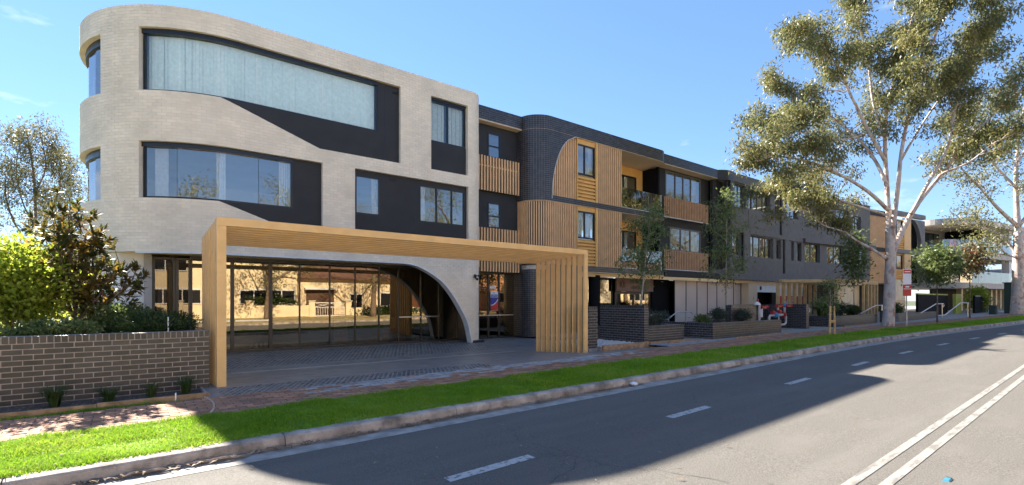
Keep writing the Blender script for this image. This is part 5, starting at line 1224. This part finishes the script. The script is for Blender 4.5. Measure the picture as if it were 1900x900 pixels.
# --- garden behind the brown wall
random.seed(104)
def magnolia(base, stems, lab):
    t = thing('magnolia', base, lab, 'shrub'); W = MB(); Lf = MB()
    for pts in stems:
        P = smooth_line(pts); W.tube(P, [.028 - .02 * i / (len(P) - 1) for i in range(len(P))], 6); n = len(P)
        for j in range(int(n * 2.2)):
            f = .28 + .72 * j / (n * 2.2); i = min(n - 2, int(f * (n - 1))); p0 = P[i]; d = (rv() + Vector((0, 0, .5))).normalized(); l = random.uniform(.2, .5); e = p0 + d * l; W.tube([p0, p0.lerp(e, .5) + Vector((0, 0, -.02)), e], [.009, .007, .004], 5, False)
            for k in range(random.randint(13, 19)):
                a = rv(); a = (a + d * .7 + Vector((0, 0, .1))).normalized(); leaf(Lf, e - d * random.uniform(0, .12), a, (Vector((0, 0, 1)) + rv() * .5).normalized(), random.uniform(.12, .2), .030)
            
    W.build('trunk', 'brown_bark', t); Lf.build('foliage', 'magnolia_leaf', t)
DM = 9.9
def gp(x, t): p = tp(x, 600, t); return (p.x, p.y, .82)
q = lambda pts, dd=0: [tp(x, y, DM + dd * i / max(1, len(pts) - 1)) for i, (x, y) in enumerate(pts)]
magnolia(tp(140, 622, DM), [q([(140, 625), (138, 560), (132, 480), (128, 420), (125, 372)]), q([(138, 600), (150, 520), (165, 460), (178, 425)], .5), q([(140, 600), (175, 560), (205, 520), (228, 490)], -.5), q([(142, 610), (190, 570), (225, 540), (250, 520)], .3), q([(138, 590), (110, 520), (90, 460), (75, 420)], .5), q([(138, 590), (100, 540), (60, 500), (40, 480)], -.6), q([(140, 580), (125, 520), (110, 470), (108, 420)], -.8), q([(140, 600), (160, 570), (180, 545), (200, 555)], .8), q([(138, 560), (145, 500), (150, 460), (160, 440)], .2)], 'large-leaved magnolia with bronze young leaves behind the brown garden wall')
random.seed(105)
bush('juniper_bush', 'dense dark green juniper spilling over the wall beside the pergola', gp(292, 9.6), (.62, .5, .27), 9000, (.05, .10), .010, 'juniper_leaf', shell=.25, lobes=5, up=.35)
bush('low_shrub', 'low small-leaved green shrub at the wall below the magnolia', gp(95, 8.35), (.6, .3, .22), 5000, (.04, .07), .018, 'young_leaf', shell=.3, lobes=3)
bush('garden_shrub', 'sunlit yellow-green shrub at the left edge of the photo', gp(20, 8.8), (.85, .7, .95), 7000, (.06, .11), .028, 'bright_leaf', shell=.4, lobes=6)
bush('garden_shrub', 'tall loose sunlit shrub behind the magnolia', gp(60, 10.0), (1.1, .7, 1.0), 5500, (.06, .11), .030, 'bright_leaf', shell=.45, lobes=6)
bush('garden_shrub', 'dark green shrub between magnolia and juniper', gp(215, 9.9), (.6, .45, .36), 5500, (.05, .09), .018, 'young_leaf', shell=.35, lobes=4)
bush('garden_shrub', 'tall sunlit hedge shrub far back at the left edge', tp(10, 600, 18) - Vector((0, 0, .3)), (2.6, 1.5, 1.6), 9000, (.09, .16), .04, 'bright_leaf', shell=.4, lobes=6)
bush('garden_shrub', 'background shrub left of the pale ground-floor wall', tp(135, 600, 21) - Vector((0, 0, .3)), (2.6, 1.5, 1.5), 6000, (.09, .16), .04, 'young_leaf', shell=.4, lobes=6)
for (px, t_, lab) in ((312, 16.3, 'red-tipped shrub behind the left bay glass, modelled as a reflection'), (352, 16.0, 'red-tipped shrub behind the right bay glass, modelled as a reflection')):
    p = tp(px, 590, t_); bush('shrub_reflection', lab, (p.x, p.y, .2), (.26, .2, .72), 1500, (.05, .09), .018, 'red_leaf', shell=.5, group='shrub reflections modelled behind the bay glass')  # shrubs set inside the glass in place of a reflection
MB().tube([tp(312, 616, 9.3), tp(312, 588, 9.3)], .012, 6).build('garden_stake', 'white_trim', None, label='thin white stake standing in the juniper behind the wall', category='stake')
# --- young trees and shrubs of the forecourt
small_tree('young_tree', 'leaning young gum in the L-shaped planter before the balconies', (15.1, 11.7, .6), 4.4, .85, lean=(1.1, .3), r0=.055, nl=17, first=.38, ls=(.12, .22), lw=.024, per=1.4, seed=11, sub=(.4, .75), spread=.17)
small_tree('young_tree', 'straight slim young gum in the long low planter', (20.6, 11.3, .65), 5.4, .75, lean=(.2, .1), r0=.05, nl=17, first=.30, ls=(.12, .22), lw=.024, per=1.7, seed=12, sub=(.4, .8), spread=.19)
random.seed(106)
bush('round_shrub', 'grey-green shrub at the foot of the leaning young gum', (15.5, 11.3, .6), (.55, .4, .30), 3200, (.05, .10), .010, 'blue_leaf', lobes=3, up=.5)
for (u, v, r_, lab) in ((18.0, 10.9, .3, 'small dark shrub by the handrail in the long planter'), (19.4, 11.0, .5, 'grey-green shrub left of the straight young gum'), (21.2, 10.9, .5, 'grey-green shrub right of the straight young gum')): bush('round_shrub', lab, (u, v, .65), (r_, r_ * .8, r_ * .6), 2600, (.06, .11), .012, 'blue_leaf' if r_ > .4 else 'young_leaf', lobes=3, up=.5)
for (u, v, h, s, lab) in ((29.3, 10.7, 1.25, .95, 'large arching grass clump left in the far planter'), (31.2, 10.6, 1.05, 1.0, 'arching grass clump right in the far planter')): tuft('grass_clump', u, v, .72, 420, h, s, 'tuft_blade' if u < 30 else 'blue_leaf', lab, 'grass clumps in the far planter', .018)
for (u, v, r_, lab) in ((32.9, 10.5, .6, 'dark low shrub below the sepia picture board'), (38.2, 10.0, .8, 'dark round shrub behind the parking sign')): bush('round_shrub', lab, (u, v, .7), (r_, r_ * .7, r_ * .5), 2200, (.08, .14), .022, 'juniper_leaf', lobes=3)
small_tree('sapling', 'thin climbing sapling before the tan pergola', (33.0, 10.4, .7), 4.4, .5, r0=.03, nl=12, first=.45, ls=(.16, .28), lw=.05, per=1.1, seed=14, spread=.26)
small_tree('street_tree', 'young street tree with dark round crown right of the parking sign', (36.9, 7.5, .33), 3.9, 1.0, r0=.05, nl=20, first=.55, ls=(.14, .24), lw=.05, per=1.8, seed=15, wood='brown_bark', sub=(.5, .9), spread=.24)
small_tree('street_tree', 'red-tipped young street tree near the far handrails', (44.8, 7.4, .4), 4.6, .6, r0=.05, nl=14, first=.62, ls=(.16, .26), lw=.05, per=1.2, seed=16, wood='brown_bark', lm='rust_leaf', sub=(.4, .8), spread=.24)
small_tree('sapling', 'small sapling inside the pine stake guard', (23.05, 8.12, .2), 1.9, .35, r0=.018, nl=14, first=.4, ls=(.08, .14), lw=.025, per=.7, seed=17, lm='young_leaf')
random.seed(107)
bush('far_hedge', 'dark hedge along the far first-floor balcony', (60, 10.6, 4.0), (3.6, .8, .5), 2600, (.15, .28), .07, 'juniper_leaf', lobes=4)
bush('far_shrub', 'sunlit shrub beside the kiosk at the street end', (60, 9.4, .4), (1.3, .9, 1.2), 1600, (.15, .25), .07, 'bright_leaf', lobes=3)
# --- potted plants on the balconies
def pot(u, zb, r_, lm, lab):
    t = thing('potted_plant', (u, 16.5, zb), lab, 'potted plant', 'pots on the balconies'); MB().lathe((u, 16.5, zb + .002), [(.13, 0), (.17, .28), (.18, .3), (.15, .3)], 12).build('pot', 'white_paint', t); Lf = MB()
    for _ in range(900):
        d = rv(); p = Vector((u, 16.5, zb + .3 + r_ * .8)) + Vector((d.x * r_, d.y * r_ * .7, d.z * r_ * .9)) * random.random() ** .4; leaf(Lf, p, (d + rv()).normalized(), rv(), random.uniform(.06, .11), .022)
    Lf.build('foliage', lm, t)
for (u, z, r_, m_, lab) in ((19.9, K(72), .33, 'bright_leaf', 'leftmost potted plant on the upper balcony'), (20.7, K(72), .30, 'gum_leaf', 'second potted plant on the upper balcony'), (21.6, K(72), .45, 'bright_leaf', 'big bushy potted plant on the upper balcony'), (22.3, K(72), .35, 'gum_leaf', 'potted plant at the right end of the upper balcony'),
                            (19.9, K(37), .32, 'bright_leaf', 'leftmost potted plant on the lower balcony'), (20.6, K(37), .28, 'red_leaf', 'reddish potted plant on the lower balcony'), (21.3, K(37), .32, 'gum_leaf', 'third potted plant on the lower balcony')): pot(u, z, r_, m_, lab)
# --- trees and hedges across the street
random.seed(108)
def opp_limbs(b, h): 
    b = Vector(b); out = [([b, b + Vector((.1, 0, h * .25)), b + Vector((.2, .1, h * .5)), b + Vector((.1, 0, h * .92))], .28, .05, 1.0)]
    for i in range(7):
        a = i * 2.2; p = b + Vector((.1, 0, h * (.28 + .07 * i))); e = p + Vector((math.cos(a) * h * .30, math.sin(a) * h * .30, h * .16)); out.append(([p, p.lerp(e, .5) + Vector((0, 0, .3)), e], .12, .03, 1.1))
    return out
proto = tree('opposite_tree', 'tree across the street opposite the shop front', (9.0, -8.4, 0), opp_limbs((9.0, -8.4, -.1), 10.5), sub=(1.2, 2.2), per_m=1.1, start=.3, twigs=4, nleaf=34, ls=(.14, .24), lw=.04, spread=.42, wood='brown_bark', lm='gum_leaf', group='trees across the street')
for i, (u, v, s, a, lab) in enumerate([(17.5, -7.6, 1.05, 1, 'tree across the street opposite the arch'), (24.5, -8.6, 1.15, 2, 'tree across the street opposite the recess'), (33, -8, 1.1, 3, 'tree across the street opposite the balconies'), (42, -9, 1.2, 4, 'tree across the street opposite the grey wing'), (53, -8.5, 1.2, 5, 'tree across the street opposite the big gum'), (66, -9, 1.3, .5, 'tree far along across the street'), (80, -10, 1.3, 1.5, 'farther tree along across the street'), (98, -11, 1.4, 2.5, 'farthest tree across the street'), (-9, -8.5, 1.1, 3.5, 'tree across the street behind the photographer'), (-24, -9, 1.2, 4.5, 'tree across the street at the far left')]):
    r = proto.copy(); COL.objects.link(r); r.location = (u, v, gz(u)); r.rotation_euler = (0, 0, a); r.scale = (s, s, s); r['label'] = lab
    for ch in list(proto.children): mi = ch.matrix_parent_inverse.copy(); c = ch.copy(); COL.objects.link(c); c.parent = r; c.matrix_parent_inverse = mi
bush('front_hedge', 'green hedge behind the low fence across the street', (20, -10.3, 0), (3.4, .6, .55), 2600, (.12, .2), .06, 'juniper_leaf', lobes=5)
bush('front_hedge', 'clipped hedge below the white window band across the street', (10, -12.4, .9), (2.2, .5, .5), 1800, (.12, .2), .06, 'juniper_leaf', lobes=5)
